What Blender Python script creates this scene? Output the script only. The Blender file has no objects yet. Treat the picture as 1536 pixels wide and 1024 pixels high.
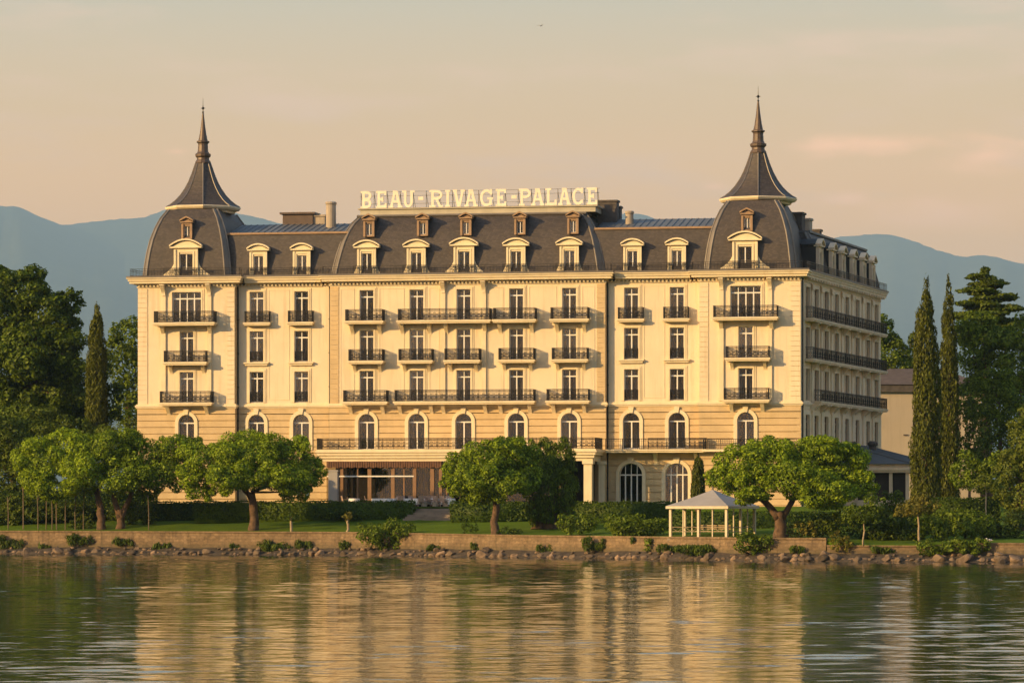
import bpy, bmesh, math, random
import numpy as np
from mathutils import Vector, Matrix
R_ = math.radians
rnd = random.Random(7)
nrg = np.random.default_rng(11)
sc = bpy.context.scene
col = sc.collection

# ------------------------------------------------------------------ camera
A = R_(10.8)            # the facade lies along world X; the camera looks 10.8 deg to its left
F = 5500.0              # focal length in photograph pixels
HZ = 756.0              # horizon row in the photograph
CH = 4.5                # camera height above the lake
D0 = 344.0
cA, sA = math.cos(A), math.sin(A)
CX, CY = D0 * sA, -D0 * cA
cam = bpy.data.cameras.new('camera')
cam.sensor_width = 36.0
cam.lens = 36.0 * F / 1536.0
cam.shift_y = (HZ - 512.0) / 1536.0
cam.clip_start = 1.0
cam.clip_end = 80000.0
camo = bpy.data.objects.new('camera', cam)
camo.location = (CX, CY, CH)
camo.rotation_euler = (R_(90), 0, A)
col.objects.link(camo)
sc.camera = camo

# ------------------------------------------------------------------ light
SUN_DIR = Vector((-1.45, -1.2, 0.56)).normalized()     # towards the sun: low, behind the camera's left shoulder
SUN_EL = math.asin(SUN_DIR.z)
SUN_AZ = math.atan2(SUN_DIR.x, SUN_DIR.y)
sun = bpy.data.lights.new('sun', 'SUN')
sun.energy = 5.7
sun.angle = R_(0.6)
sun.color = (1.0, 0.645, 0.255)
suno = bpy.data.objects.new('sun', sun)
suno.rotation_euler = (-SUN_DIR).to_track_quat('-Z', 'Y').to_euler()
suno.location = (-200, -300, 200)
col.objects.link(suno)

world = bpy.data.worlds.new('World')
sc.world = world
world.use_nodes = True
wt = world.node_tree
for n in list(wt.nodes):
    wt.nodes.remove(n)
def wn(t, **k):
    n = wt.nodes.new(t)
    for a, b in k.items():
        setattr(n, a, b)
    return n
def math_node(nt, op, a=None, b=None, clamp=False):
    n = nt.nodes.new('ShaderNodeMath'); n.operation = op; n.use_clamp = clamp
    for i, v in enumerate((a, b)):
        if v is None: continue
        if isinstance(v, (int, float)): n.inputs[i].default_value = v
        else: nt.links.new(v, n.inputs[i])
    return n.outputs[0]
def ramp_node(nt, fac, stops, interp='LINEAR'):
    n = nt.nodes.new('ShaderNodeValToRGB')
    cr = n.color_ramp; cr.interpolation = interp
    while len(cr.elements) < len(stops): cr.elements.new(0.5)
    for e, (p, c) in zip(cr.elements, stops):
        e.position = p; e.color = tuple(c) + ((1,) if len(c) == 3 else ())
    nt.links.new(fac, n.inputs[0])
    return n.outputs[0]
def mix_rgb(nt, fac, a, b, bt='MIX'):
    n = nt.nodes.new('ShaderNodeMix'); n.data_type = 'RGBA'; n.blend_type = bt
    if isinstance(fac, (int, float)): n.inputs[0].default_value = fac
    else: nt.links.new(fac, n.inputs[0])
    for i, v in ((6, a), (7, b)):
        if isinstance(v, tuple): n.inputs[i].default_value = v if len(v) == 4 else v + (1,)
        else: nt.links.new(v, n.inputs[i])
    return n.outputs[2]
sky = wn('ShaderNodeTexSky', sky_type='NISHITA')
sky.sun_disc = False
sky.sun_elevation = SUN_EL
sky.sun_rotation = SUN_AZ
sky.altitude = 400; sky.air_density = 1.0; sky.dust_density = 1.6; sky.ozone_density = 1.0
tcw = wn('ShaderNodeTexCoord')
sep = wn('ShaderNodeSeparateXYZ')
wt.links.new(tcw.outputs['Generated'], sep.inputs[0])
elev = math_node(wt, 'MAXIMUM', sep.outputs['Z'], 0.0)
# warm low band of the evening sky (values are radiance before the Background strength of 0.1)
low = ramp_node(wt, math_node(wt, 'MULTIPLY', elev, 4.0, True),
                [(0.0, (1.98, 0.80, 0.11)), (0.30, (1.83, 0.79, 0.12)), (0.42, (1.16, 0.65, 0.22)), (0.56, (0.67, 0.565, 0.385)), (0.80, (0.35, 0.43, 0.50)), (1.0, (0.24, 0.35, 0.50))])
# soft clouds
mp = wn('ShaderNodeMapping'); mp.inputs['Scale'].default_value = (5.0, 5.0, 26.0)
wt.links.new(tcw.outputs['Generated'], mp.inputs[0])
nz = wn('ShaderNodeTexNoise'); nz.inputs['Scale'].default_value = 2.4; nz.inputs['Detail'].default_value = 6; nz.inputs['Roughness'].default_value = 0.55
wt.links.new(mp.outputs[0], nz.inputs['Vector'])
cl = ramp_node(wt, nz.outputs['Fac'], [(0.50, (0, 0, 0)), (0.72, (1, 1, 1))], 'EASE')
low = mix_rgb(wt, math_node(wt, 'MULTIPLY', cl, 0.5), low, (1.25, 0.72, 0.46))
# two soft rosy cloud banks low on the right
def cloud_bank(px, py, wx, wy, low):
    t = (px - 768.0) / F; d_ = Vector((-sA + t * cA, cA + t * sA, (HZ - py) / F)).normalized()
    sb = wn('ShaderNodeVectorMath', operation='SUBTRACT'); wt.links.new(tcw.outputs['Generated'], sb.inputs[0]); sb.inputs[1].default_value = tuple(d_)
    mu = wn('ShaderNodeVectorMath', operation='MULTIPLY'); wt.links.new(sb.outputs[0], mu.inputs[0]); mu.inputs[1].default_value = (F / wx, F / wx, F / wy)
    ln = wn('ShaderNodeVectorMath', operation='LENGTH'); wt.links.new(mu.outputs[0], ln.inputs[0])
    n2 = wn('ShaderNodeTexNoise'); n2.inputs['Scale'].default_value = 60; n2.inputs['Detail'].default_value = 5
    m2 = wn('ShaderNodeMapping'); m2.inputs['Scale'].default_value = (1, 1, 2.6); wt.links.new(tcw.outputs['Generated'], m2.inputs[0]); wt.links.new(m2.outputs[0], n2.inputs['Vector'])
    v_ = math_node(wt, 'SUBTRACT', 1.35, math_node(wt, 'ADD', ln.outputs['Value'], math_node(wt, 'MULTIPLY', n2.outputs['Fac'], 1.3)), True)
    f_ = ramp_node(wt, v_, [(0.0, (0, 0, 0)), (1.0, (1, 1, 1))], 'EASE')
    return mix_rgb(wt, math_node(wt, 'MULTIPLY', f_, 0.8), low, (2.0, 0.93, 0.40))
for q in ((1228, 220, 80, 34), (1340, 215, 260, 30), (1075, 280, 50, 16), (1270, 300, 90, 22), (1420, 320, 260, 50), (265, 228, 45, 14), (1480, 235, 160, 40)): low = cloud_bank(*q, low)
scl = wn('ShaderNodeVectorMath', operation='SCALE'); scl.inputs['Scale'].default_value = 10.0
wt.links.new(low, scl.inputs[0])
fac = ramp_node(wt, elev, [(0.14, (0, 0, 0)), (0.42, (1, 1, 1))], 'EASE')
up = wn('ShaderNodeVectorMath', operation='MULTIPLY'); up.inputs[1].default_value = (1.7, 1.6, 1.5)
wt.links.new(sky.outputs[0], up.inputs[0])
bgc = mix_rgb(wt, fac, scl.outputs[0], up.outputs[0])
# wide evening glow round the sun
dt = wn('ShaderNodeVectorMath', operation='DOT_PRODUCT'); dt.inputs[1].default_value = tuple(SUN_DIR)
wt.links.new(tcw.outputs['Generated'], dt.inputs[0])
gl_ = math_node(wt, 'POWER', math_node(wt, 'MAXIMUM', dt.outputs['Value'], 0.0), 3.0)
gs_ = wn('ShaderNodeVectorMath', operation='SCALE'); gs_.inputs[0].default_value = (2.4, 1.4, 0.6)
wt.links.new(gl_, gs_.inputs['Scale'])
bgc = mix_rgb(wt, 1.0, bgc, gs_.outputs[0], 'ADD')
bg = wn('ShaderNodeBackground'); bg.inputs['Strength'].default_value = 0.1
wt.links.new(bgc, bg.inputs['Color'])
wo = wn('ShaderNodeOutputWorld')
wt.links.new(bg.outputs[0], wo.inputs['Surface'])

sc.view_settings.view_transform = 'Standard'
sc.view_settings.look = 'None'
sc.view_settings.exposure = 0.64
sc.view_settings.gamma = 1.0
sc.cycles.use_denoising = True
sc.cycles.max_bounces = 6
sc.cycles.diffuse_bounces = 2
sc.cycles.glossy_bounces = 3
sc.cycles.transmission_bounces = 3
sc.cycles.transparent_max_bounces = 12
sc.cycles.volume_bounces = 0
sc.cycles.caustics_reflective = False
sc.cycles.caustics_refractive = False

# ------------------------------------------------------------------ where things of the photograph stand
def X(px, Y):                      # world X of photo column px on the vertical plane at depth Y
    t = (px - 768.0) / F
    return CX + (Y - CY) * (t * cA - sA) / (cA + t * sA)
def at(px, dist):                  # ground position at photo column px, dist metres along the view axis
    t = (px - 768.0) / F
    return Vector((CX + dist * (-sA + t * cA), CY + dist * (cA + t * sA), 0))
def zz(py, dist):
    return CH + (HZ - py) * dist / F
def interp(x, xs, ys):
    return float(np.interp(x, xs, ys))

# ------------------------------------------------------------------ materials
MATS = {}
def new_mat(name):
    m = bpy.data.materials.new(name); m.use_nodes = True
    nt = m.node_tree
    b = nt.nodes['Principled BSDF']
    MATS[name] = m
    return m, nt, b
def noise(nt, vec, scale, detail=4, rough=0.55, out='Fac'):
    n = nt.nodes.new('ShaderNodeTexNoise')
    n.inputs['Scale'].default_value = scale; n.inputs['Detail'].default_value = detail; n.inputs['Roughness'].default_value = rough
    nt.links.new(vec, n.inputs['Vector'])
    return n.outputs[out]
def mapped(nt, vec, scale):
    n = nt.nodes.new('ShaderNodeMapping'); n.inputs['Scale'].default_value = scale
    nt.links.new(vec, n.inputs[0]); return n.outputs[0]
def worldpos(nt):
    return nt.nodes.new('ShaderNodeNewGeometry').outputs['Position']
def bump(nt, b, h, strength, dist):
    n = nt.nodes.new('ShaderNodeBump'); n.inputs['Strength'].default_value = strength; n.inputs['Distance'].default_value = dist
    nt.links.new(h, n.inputs['Height']); nt.links.new(n.outputs[0], b.inputs['Normal'])
def mul(c, k): return tuple(min(1.0, v * k) for v in c)
def basic(name, c, rough=0.7, var=0.15, scale=1.5, metallic=0.0, bmp=0.0, bscale=8.0, streak=0.0, stain=None):
    m, nt, b = new_mat(name)
    p = worldpos(nt)
    f = noise(nt, p, scale)
    rc = ramp_node(nt, f, [(0.3, mul(c, 1 - var)), (0.7, mul(c, 1 + var))])
    if streak:
        s = noise(nt, mapped(nt, p, (2.2, 2.2, 0.16)), 1.0, 5, 0.65)
        sf = ramp_node(nt, s, [(0.52, (0, 0, 0)), (0.78, (1, 1, 1))])
        rc = mix_rgb(nt, math_node(nt, 'MULTIPLY', sf, streak), rc, stain or mul(c, 0.6))
    nt.links.new(rc, b.inputs['Base Color'])
    b.inputs['Roughness'].default_value = rough
    b.inputs['Metallic'].default_value = metallic
    if bmp: bump(nt, b, noise(nt, p, bscale, 6, 0.6), bmp, 0.03)
    return m
PLASTER = basic('plaster', (0.80, 0.66, 0.45), 0.85, 0.06, 0.35, bmp=0.15, bscale=14, streak=0.65, stain=(0.56, 0.42, 0.25))
STONE = basic('stone', (0.62, 0.455, 0.245), 0.85, 0.10, 0.8, bmp=0.3, bscale=9, streak=0.35, stain=(0.38, 0.28, 0.17))
TRIM = basic('trim', (0.80, 0.66, 0.43), 0.75, 0.07, 0.9, bmp=0.12, bscale=16, streak=0.38, stain=(0.50, 0.37, 0.21))
SIDEPL = basic('side_plaster', (0.86, 0.68, 0.46), 0.85, 0.06, 0.5, bmp=0.15, bscale=12, streak=0.45, stain=(0.40, 0.35, 0.28))
SIDETRIM = basic('side_trim', (0.80, 0.63, 0.43), 0.8, 0.10, 0.9, bmp=0.2, bscale=12, streak=0.55, stain=(0.30, 0.27, 0.22))
DORM = basic('dormer_stone', (0.82, 0.69, 0.45), 0.75, 0.05, 1.2, bmp=0.1, bscale=16, streak=0.2)
DARKDORM = basic('dormer_zinc', (0.34, 0.215, 0.12), 0.6, 0.15, 2.0, streak=0.3)
SPIREM = basic('spire_lead', (0.11, 0.075, 0.055), 0.5, 0.2, 2.0, metallic=0.2, streak=0.4, stain=(0.06, 0.05, 0.045))
ZINC = basic('zinc', (0.19, 0.165, 0.14), 0.5, 0.14, 1.0, metallic=0.25, streak=0.4, stain=(0.12, 0.11, 0.10))
LEAD = basic('lead', (0.028, 0.026, 0.025), 0.55, 0.2, 1.0, streak=0.3)
FLATROOF = basic('flat_metal', (0.13, 0.14, 0.15), 0.55, 0.15, 0.6, metallic=0.15, streak=0.3)
IRON = basic('iron', (0.014, 0.012, 0.011), 0.45, 0.2, 3.0, metallic=0.3)
WHITE = basic('white_paint', (0.80, 0.76, 0.68), 0.45, 0.04, 2.0)
SIGNM = basic('sign_paint', (0.88, 0.80, 0.62), 0.5, 0.05, 2.0)
WOODF = basic('brown_frame', (0.24, 0.13, 0.06), 0.5, 0.2, 2.0)
AWN = basic('awning_cloth', (0.16, 0.075, 0.036), 0.8, 0.2, 2.5, streak=0.5)
DARKROOM = basic('unlit_room', (0.022, 0.016, 0.012), 0.8, 0.4, 0.6)  # dimness of the ground-floor rooms put into a near-black colour
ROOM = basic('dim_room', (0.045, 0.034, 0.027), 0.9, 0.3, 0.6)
CURT = basic('curtain_cloth', (0.34, 0.35, 0.36), 0.9, 0.4, 0.5, streak=0.5)
DRAPE = basic('drape_cloth', (0.42, 0.26, 0.13), 0.9, 0.2, 0.5, streak=0.6)
CHIM = basic('chimney_brick', (0.09, 0.075, 0.065), 0.85, 0.3, 2.0, bmp=0.3)
FLUE = basic('flue_render', (0.40, 0.33, 0.25), 0.8, 0.15, 1.0, streak=0.4)
PARAPET = basic('parapet_lead', (0.47, 0.42, 0.31), 0.6, 0.10, 0.8, streak=0.5)
HOUSEW = basic('house_wall', (0.50, 0.41, 0.30), 0.9, 0.06, 0.3, streak=0.3)
HOUSER = basic('house_roof', (0.10, 0.075, 0.062), 0.8, 0.25, 1.5, bmp=0.3)
BARK = basic('bark', (0.115, 0.068, 0.038), 0.95, 0.45, 3.0, bmp=0.9, bscale=7, streak=0.6, stain=(0.045, 0.03, 0.018))
STAKE = basic('shaded_stake', (0.17, 0.125, 0.075), 0.85, 0.2, 2.0)  # darker copy of the pale stake; the stems' shade is in its colour
POLE = basic('pale_stake', (0.33, 0.25, 0.15), 0.8, 0.2, 2.0)
CLOTH = basic('table_cloth', (0.82, 0.78, 0.72), 0.8, 0.04, 2.0)
WICKER = basic('wicker', (0.42, 0.29, 0.22), 0.8, 0.25, 6.0)
TENT = basic('tent_roof', (0.34, 0.315, 0.295), 0.6, 0.08, 1.0, streak=0.35)
PALEPOST = basic('pale_post', (0.62, 0.52, 0.36), 0.6, 0.08, 2.0, streak=0.3)
FEATHER = basic('feathers', (0.80, 0.79, 0.77), 0.7, 0.05, 8.0)
PATHM = basic('path_stone', (0.24, 0.19, 0.14), 0.9, 0.2, 1.2, bmp=0.3)
ROCKM = basic('rock', (0.15, 0.108, 0.072), 0.9, 0.45, 1.7, bmp=0.8, bscale=5, streak=0.3, stain=(0.04, 0.034, 0.026))
nt = ROCKM.node_tree; b = nt.nodes['Principled BSDF']
src = b.inputs['Base Color'].links[0].from_socket
oi = nt.nodes.new('ShaderNodeObjectInfo')
nt.links.new(mix_rgb(nt, 1.0, src, ramp_node(nt, oi.outputs['Random'], [(0.0, (0.5, 0.5, 0.5)), (0.5, (1.0, 0.97, 0.92)), (1.0, (1.8, 1.65, 1.5))]), 'MULTIPLY'), b.inputs['Base Color'])
# pane: dark see-through glass with a mirror-like coat
m, nt, b = new_mat('glass')
nt.nodes.remove(b)
tr = nt.nodes.new('ShaderNodeBsdfTransparent'); tr.inputs[0].default_value = (0.70, 0.69, 0.67, 1)
gl = nt.nodes.new('ShaderNodeBsdfGlossy'); gl.inputs['Roughness'].default_value = 0.03; gl.inputs[0].default_value = (0.85, 0.9, 1.0, 1)
lw = nt.nodes.new('ShaderNodeFresnel'); lw.inputs[0].default_value = 1.47
oi = nt.nodes.new('ShaderNodeObjectInfo')
fk = math_node(nt, 'ADD', math_node(nt, 'MULTIPLY', oi.outputs['Random'], 0.09), lw.outputs[0], True)
mx = nt.nodes.new('ShaderNodeMixShader')
nt.links.new(fk, mx.inputs[0]); nt.links.new(tr.outputs[0], mx.inputs[1]); nt.links.new(gl.outputs[0], mx.inputs[2])
nt.links.new(mx.outputs[0], nt.nodes['Material Output'].inputs['Surface'])
GLASS = m
DARKGLASS = basic('dark_side_pane', (0.045, 0.034, 0.026), 0.3, 0.4, 0.8)  # side panes: room darkness put into an opaque brown, sky reflection switched off
DARKGLASS.node_tree.nodes['Principled BSDF'].inputs['Specular IOR Level'].default_value = 0.0
# slate: courses of small slates
def slate(name, c):
    m, nt, b = new_mat(name)
    p = nt.nodes.new('ShaderNodeTexCoord').outputs['Object']
    s = nt.nodes.new('ShaderNodeSeparateXYZ'); nt.links.new(p, s.inputs[0])
    cb = nt.nodes.new('ShaderNodeCombineXYZ')
    nt.links.new(math_node(nt, 'ADD', s.outputs[0], s.outputs[1]), cb.inputs[0]); nt.links.new(s.outputs[2], cb.inputs[1])
    br = nt.nodes.new('ShaderNodeTexBrick')
    br.inputs['Scale'].default_value = 1.0; br.inputs['Brick Width'].default_value = 0.24; br.inputs['Row Height'].default_value = 0.13
    br.inputs['Mortar Size'].default_value = 0.008; br.inputs['Bias'].default_value = -0.1
    br.inputs['Color1'].default_value = mul(c, 0.75) + (1,); br.inputs['Color2'].default_value = mul(c, 1.25) + (1,); br.inputs['Mortar'].default_value = mul(c, 0.3) + (1,)
    nt.links.new(cb.outputs[0], br.inputs['Vector'])
    w = math_node(nt, 'ADD', math_node(nt, 'MULTIPLY', noise(nt, mapped(nt, p, (1, 1, 0.35)), 0.7, 5, 0.6), 0.5), math_node(nt, 'MULTIPLY', noise(nt, p, 9.0, 3, 0.7), 0.5))
    rc = mix_rgb(nt, 0.75, br.outputs['Color'], ramp_node(nt, w, [(0.3, (0.6, 0.6, 0.6)), (0.75, (1.4, 1.35, 1.3))]), 'MULTIPLY')
    nt.links.new(rc, b.inputs['Base Color']); b.inputs['Roughness'].default_value = 0.62
    bump(nt, b, br.outputs['Fac'], -0.5, 0.02)
    return m
SLATE = slate('slate', (0.076, 0.060, 0.049))
# foliage
def foliage(name, dark, light, trans=0.25):
    m, nt, b = new_mat(name)
    nt.nodes.remove(b)
    g = nt.nodes.new('ShaderNodeNewGeometry')
    f1 = noise(nt, g.outputs['Position'], 0.55, 3)
    oi = nt.nodes.new('ShaderNodeObjectInfo')
    f1 = math_node(nt, 'ADD', f1, math_node(nt, 'MULTIPLY', math_node(nt, 'SUBTRACT', oi.outputs['Random'], 0.5), 0.7))
    mixf = math_node(nt, 'ADD', math_node(nt, 'MULTIPLY', g.outputs['Random Per Island'], 0.75), math_node(nt, 'MULTIPLY', f1, 0.35), True)
    c = ramp_node(nt, mixf, [(0.2, dark), (0.85, light)])
    df = nt.nodes.new('ShaderNodeBsdfDiffuse'); tl = nt.nodes.new('ShaderNodeBsdfTranslucent')
    nt.links.new(c, df.inputs[0]); nt.links.new(c, tl.inputs[0])
    gs = nt.nodes.new('ShaderNodeBsdfGlossy'); gs.inputs['Roughness'].default_value = 0.55; gs.inputs[0].default_value = (0.8, 0.8, 0.7, 1)
    mx = nt.nodes.new('ShaderNodeMixShader'); mx.inputs[0].default_value = trans
    nt.links.new(df.outputs[0], mx.inputs[1]); nt.links.new(tl.outputs[0], mx.inputs[2])
    m2 = nt.nodes.new('ShaderNodeMixShader'); m2.inputs[0].default_value = 0.02
    nt.links.new(mx.outputs[0], m2.inputs[1]); nt.links.new(gs.outputs[0], m2.inputs[2])
    nt.links.new(m2.outputs[0], nt.nodes['Material Output'].inputs['Surface'])
    return m
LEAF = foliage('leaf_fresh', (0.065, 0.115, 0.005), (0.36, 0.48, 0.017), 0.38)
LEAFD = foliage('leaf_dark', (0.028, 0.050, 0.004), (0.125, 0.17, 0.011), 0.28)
LEAFM = foliage('leaf_mid', (0.042, 0.074, 0.004), (0.18, 0.25, 0.013), 0.32)
LEAFY = foliage('leaf_yellow', (0.07, 0.10, 0.010), (0.20, 0.24, 0.025), 0.3)
LEAFO = foliage('leaf_olive', (0.10, 0.10, 0.012), (0.25, 0.22, 0.03), 0.3)
CYPR = foliage('leaf_cypress', (0.030, 0.038, 0.003), (0.112, 0.126, 0.008), 0.14)
HEDGEM = foliage('leaf_hedge', (0.024, 0.048, 0.004), (0.085, 0.135, 0.010), 0.2)
TUFT = foliage('leaf_tuft', (0.045, 0.075, 0.008), (0.14, 0.19, 0.02), 0.3)
# lawn and land
m, nt, b = new_mat('lawn_grass')
p = worldpos(nt)
f = noise(nt, p, 0.25, 6, 0.6); f2 = noise(nt, p, 6.0, 4)
c = mix_rgb(nt, 0.5, ramp_node(nt, f, [(0.3, (0.045, 0.09, 0.004)), (0.7, (0.12, 0.20, 0.008))]), ramp_node(nt, f2, [(0.3, (0.035, 0.07, 0.005)), (0.7, (0.13, 0.19, 0.012))]))
nt.links.new(c, b.inputs['Base Color']); b.inputs['Roughness'].default_value = 0.95
b.inputs['Specular IOR Level'].default_value = 0.1
bump(nt, b, noise(nt, p, 22.0, 5, 0.7), 0.6, 0.05)
LAWN = m
m, nt, b = new_mat('forest_hill')
p = worldpos(nt)
f = noise(nt, p, 0.0005, 9, 0.62); f2 = noise(nt, p, 0.004, 6, 0.6)
c = mix_rgb(nt, 0.45, ramp_node(nt, f, [(0.38, (0.030, 0.045, 0.020)), (0.60, (0.075, 0.085, 0.040))]), ramp_node(nt, f2, [(0.35, (0.02, 0.03, 0.015)), (0.7, (0.08, 0.09, 0.045))]))
nt.links.new(c, b.inputs['Base Color']); b.inputs['Roughness'].default_value = 1.0
b.inputs['Specular IOR Level'].default_value = 0.0
HILLM = m
# old rendered lake wall
m, nt, b = new_mat('lake_wall_stone')
p = worldpos(nt)
v = nt.nodes.new('ShaderNodeTexVoronoi'); v.inputs['Scale'].default_value = 2.6
nt.links.new(mapped(nt, p, (1, 1, 1.7)), v.inputs['Vector'])
f = noise(nt, p, 1.2, 7, 0.68); s = noise(nt, mapped(nt, p, (3.0, 3.0, 0.25)), 1.0, 5, 0.7)
c = ramp_node(nt, f, [(0.32, (0.17, 0.115, 0.062)), (0.68, (0.36, 0.25, 0.14))])
c = mix_rgb(nt, math_node(nt, 'MULTIPLY', ramp_node(nt, s, [(0.5, (0, 0, 0)), (0.72, (1, 1, 1))]), 0.8), c, (0.06, 0.045, 0.025))
c = mix_rgb(nt, 0.35, c, ramp_node(nt, v.outputs['Distance'], [(0.0, (0.30, 0.20, 0.10)), (0.6, (0.08, 0.055, 0.03))]))
nt.links.new(c, b.inputs['Base Color']); b.inputs['Roughness'].default_value = 0.95
sw = nt.nodes.new('ShaderNodeSeparateXYZ'); nt.links.new(p, sw.inputs[0])
cw = nt.nodes.new('ShaderNodeCombineXYZ'); nt.links.new(math_node(nt, 'ADD', sw.outputs[0], math_node(nt, 'MULTIPLY', f, 0.9)), cw.inputs[0]); nt.links.new(math_node(nt, 'ADD', sw.outputs[2], math_node(nt, 'MULTIPLY', s, 0.45)), cw.inputs[1])
bw = nt.nodes.new('ShaderNodeTexBrick'); bw.inputs['Scale'].default_value = 1.0; bw.inputs['Brick Width'].default_value = 0.62; bw.inputs['Row Height'].default_value = 0.27; bw.inputs['Mortar Size'].default_value = 0.03
bw.inputs['Color1'].default_value = (0.62, 0.60, 0.56, 1); bw.inputs['Color2'].default_value = (1.25, 1.2, 1.15, 1); bw.inputs['Mortar'].default_value = (0.42, 0.40, 0.36, 1)
nt.links.new(cw.outputs[0], bw.inputs['Vector'])
c = mix_rgb(nt, 0.42, c, bw.outputs['Color'], 'MULTIPLY')
# damp green-black band above the stones
c = mix_rgb(nt, math_node(nt, 'MULTIPLY', ramp_node(nt, math_node(nt, 'ADD', sw.outputs[2], math_node(nt, 'MULTIPLY', f, -0.8)), [(0.15, (1, 1, 1)), (0.75, (0, 0, 0))]), 0.6), c, (0.05, 0.05, 0.025))
nt.links.new(c, b.inputs['Base Color'])
bump(nt, b, math_node(nt, 'ADD', v.outputs['Distance'], bw.outputs['Fac']), -0.7, 0.06)
SEAWALL = m
m, nt, b = new_mat('lake_water')
b.inputs['Base Color'].default_value = (0.008, 0.030, 0.022, 1)
b.inputs['Roughness'].default_value = 0.035
b.inputs['IOR'].default_value = 1.33
b.inputs['Specular Tint'].default_value = (1.0, 0.90, 0.72, 1)  # evening gold put into the reflection colour itself
p = worldpos(nt)
bump(nt, b, noise(nt, mapped(nt, p, (1.0, 1.0, 1.0)), 3.2, 3, 0.55), 0.22, 0.03)
WATER = m

# ------------------------------------------------------------------ mesh helpers
class MB:
    def __init__(s): s.v = []; s.f = []
    def add(s, vs, fs):
        o = len(s.v); s.v += [tuple(p) for p in vs]; s.f += [tuple(i + o for i in f) for f in fs]
    def box(s, x0, x1, y0, y1, z0, z1):
        s.add([(x0, y0, z0), (x1, y0, z0), (x1, y1, z0), (x0, y1, z0), (x0, y0, z1), (x1, y0, z1), (x1, y1, z1), (x0, y1, z1)],
              [(0, 3, 2, 1), (4, 5, 6, 7), (0, 1, 5, 4), (1, 2, 6, 5), (2, 3, 7, 6), (3, 0, 4, 7)])
    def prism(s, poly, y0, y1):      # poly: (x, z) counter-clockwise seen from -Y
        n = len(poly)
        s.add([(x, y0, z) for x, z in poly] + [(x, y1, z) for x, z in poly],
              [tuple(range(n)), tuple(range(2 * n - 1, n - 1, -1))] + [((i + 1) % n, i, n + i, n + (i + 1) % n) for i in range(n)])
    def slab(s, poly, z0, z1):       # poly: (x, y)
        n = len(poly)
        s.add([(x, y, z0) for x, y in poly] + [(x, y, z1) for x, y in poly],
              [tuple(range(n - 1, -1, -1)), tuple(range(n, 2 * n))] + [(i, (i + 1) % n, n + (i + 1) % n, n + i) for i in range(n)])
    def tube(s, pts, rad, n=6, cap=True):
        pts = [Vector(p) for p in pts]
        if not isinstance(rad, (list, tuple)): rad = [rad] * len(pts)
        rings = []; ref = None
        for i, p in enumerate(pts):
            d = (pts[min(i + 1, len(pts) - 1)] - pts[max(i - 1, 0)]).normalized()
            if ref is None or abs(ref.dot(d)) > 0.95:
                ref = Vector((0, 1, 0)) if abs(d.y) < 0.8 else Vector((1, 0, 0))
            a = (ref - d * ref.dot(d)).normalized(); bb = d.cross(a); ref = a
            rings.append([p + (a * math.cos(2 * math.pi * k / n) + bb * math.sin(2 * math.pi * k / n)) * rad[i] for k in range(n)])
        vs = [q for r in rings for q in r]; fs = []
        for i in range(len(rings) - 1):
            for k in range(n):
                fs.append((i * n + k, i * n + (k + 1) % n, (i + 1) * n + (k + 1) % n, (i + 1) * n + k))
        if cap:
            fs.append(tuple(range(n - 1, -1, -1))); fs.append(tuple(range((len(rings) - 1) * n, len(rings) * n)))
        s.add(vs, fs)
    def lathe(s, cx, cy, prof, n=16, rot=0.0):     # prof: (radius, z)
        vs = []; fs = []
        for r, z in prof:
            for k in range(n):
                a = rot + 2 * math.pi * k / n
                vs.append((cx + r * math.cos(a), cy + r * math.sin(a), z))
        for i in range(len(prof) - 1):
            for k in range(n):
                fs.append((i * n + k, i * n + (k + 1) % n, (i + 1) * n + (k + 1) % n, (i + 1) * n + k))
        fs.append(tuple(range(n - 1, -1, -1))); fs.append(tuple(range((len(prof) - 1) * n, len(prof) * n)))
        s.add(vs, fs)
    def quad(s, a, b, c, d): s.add([a, b, c, d], [(0, 1, 2, 3)])
    def mesh(s, name, m, smooth=False):
        me = bpy.data.meshes.new(name); me.from_pydata(s.v, [], s.f); me.materials.append(m)
        if smooth: me.polygons.foreach_set('use_smooth', [True] * len(me.polygons))
        me.update(); return me
def np_mesh(name, V, quads, m, smooth=False):
    me = bpy.data.meshes.new(name)
    V = np.asarray(V, np.float32); Q = np.asarray(quads, np.int32)
    me.vertices.add(len(V)); me.vertices.foreach_set('co', V.ravel())
    me.loops.add(Q.size); me.loops.foreach_set('vertex_index', Q.ravel())
    me.polygons.add(len(Q)); me.polygons.foreach_set('loop_start', np.arange(0, Q.size, Q.shape[1], dtype=np.int32))
    if smooth: me.polygons.foreach_set('use_smooth', np.ones(len(Q), bool))
    me.materials.append(m); me.update(calc_edges=True); me.validate(); return me
def link(name, data, parent=None, mtx=None, inv=None):
    o = bpy.data.objects.new(name, data); col.objects.link(o)
    if parent:
        o.parent = parent
        if inv is not None: o.matrix_parent_inverse = inv
    if mtx is not None: o.matrix_basis = mtx
    return o
def tag(o, label=None, cat=None, group=None, kind=None):
    if label: o['label'] = label
    if cat: o['category'] = cat
    if group: o['group'] = group
    if kind: o['kind'] = kind
    return o
def thing(name, loc, label, cat, group=None, rz=0.0):
    o = bpy.data.objects.new(name, None); o.empty_display_size = 0.5
    o.location = loc; o.rotation_euler = (0, 0, rz); col.objects.link(o)
    return tag(o, label, cat, group)
def dup(root, label=None):
    c = root.copy(); col.objects.link(c)
    if label: c['label'] = label
    for ch in list(root.children):
        d = ch.copy(); d.parent = c; col.objects.link(d)
        for g in list(ch.children):
            e = g.copy(); e.parent = d; col.objects.link(e)
    return c
T = Matrix.Translation
I4 = Matrix.Identity(4)

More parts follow.
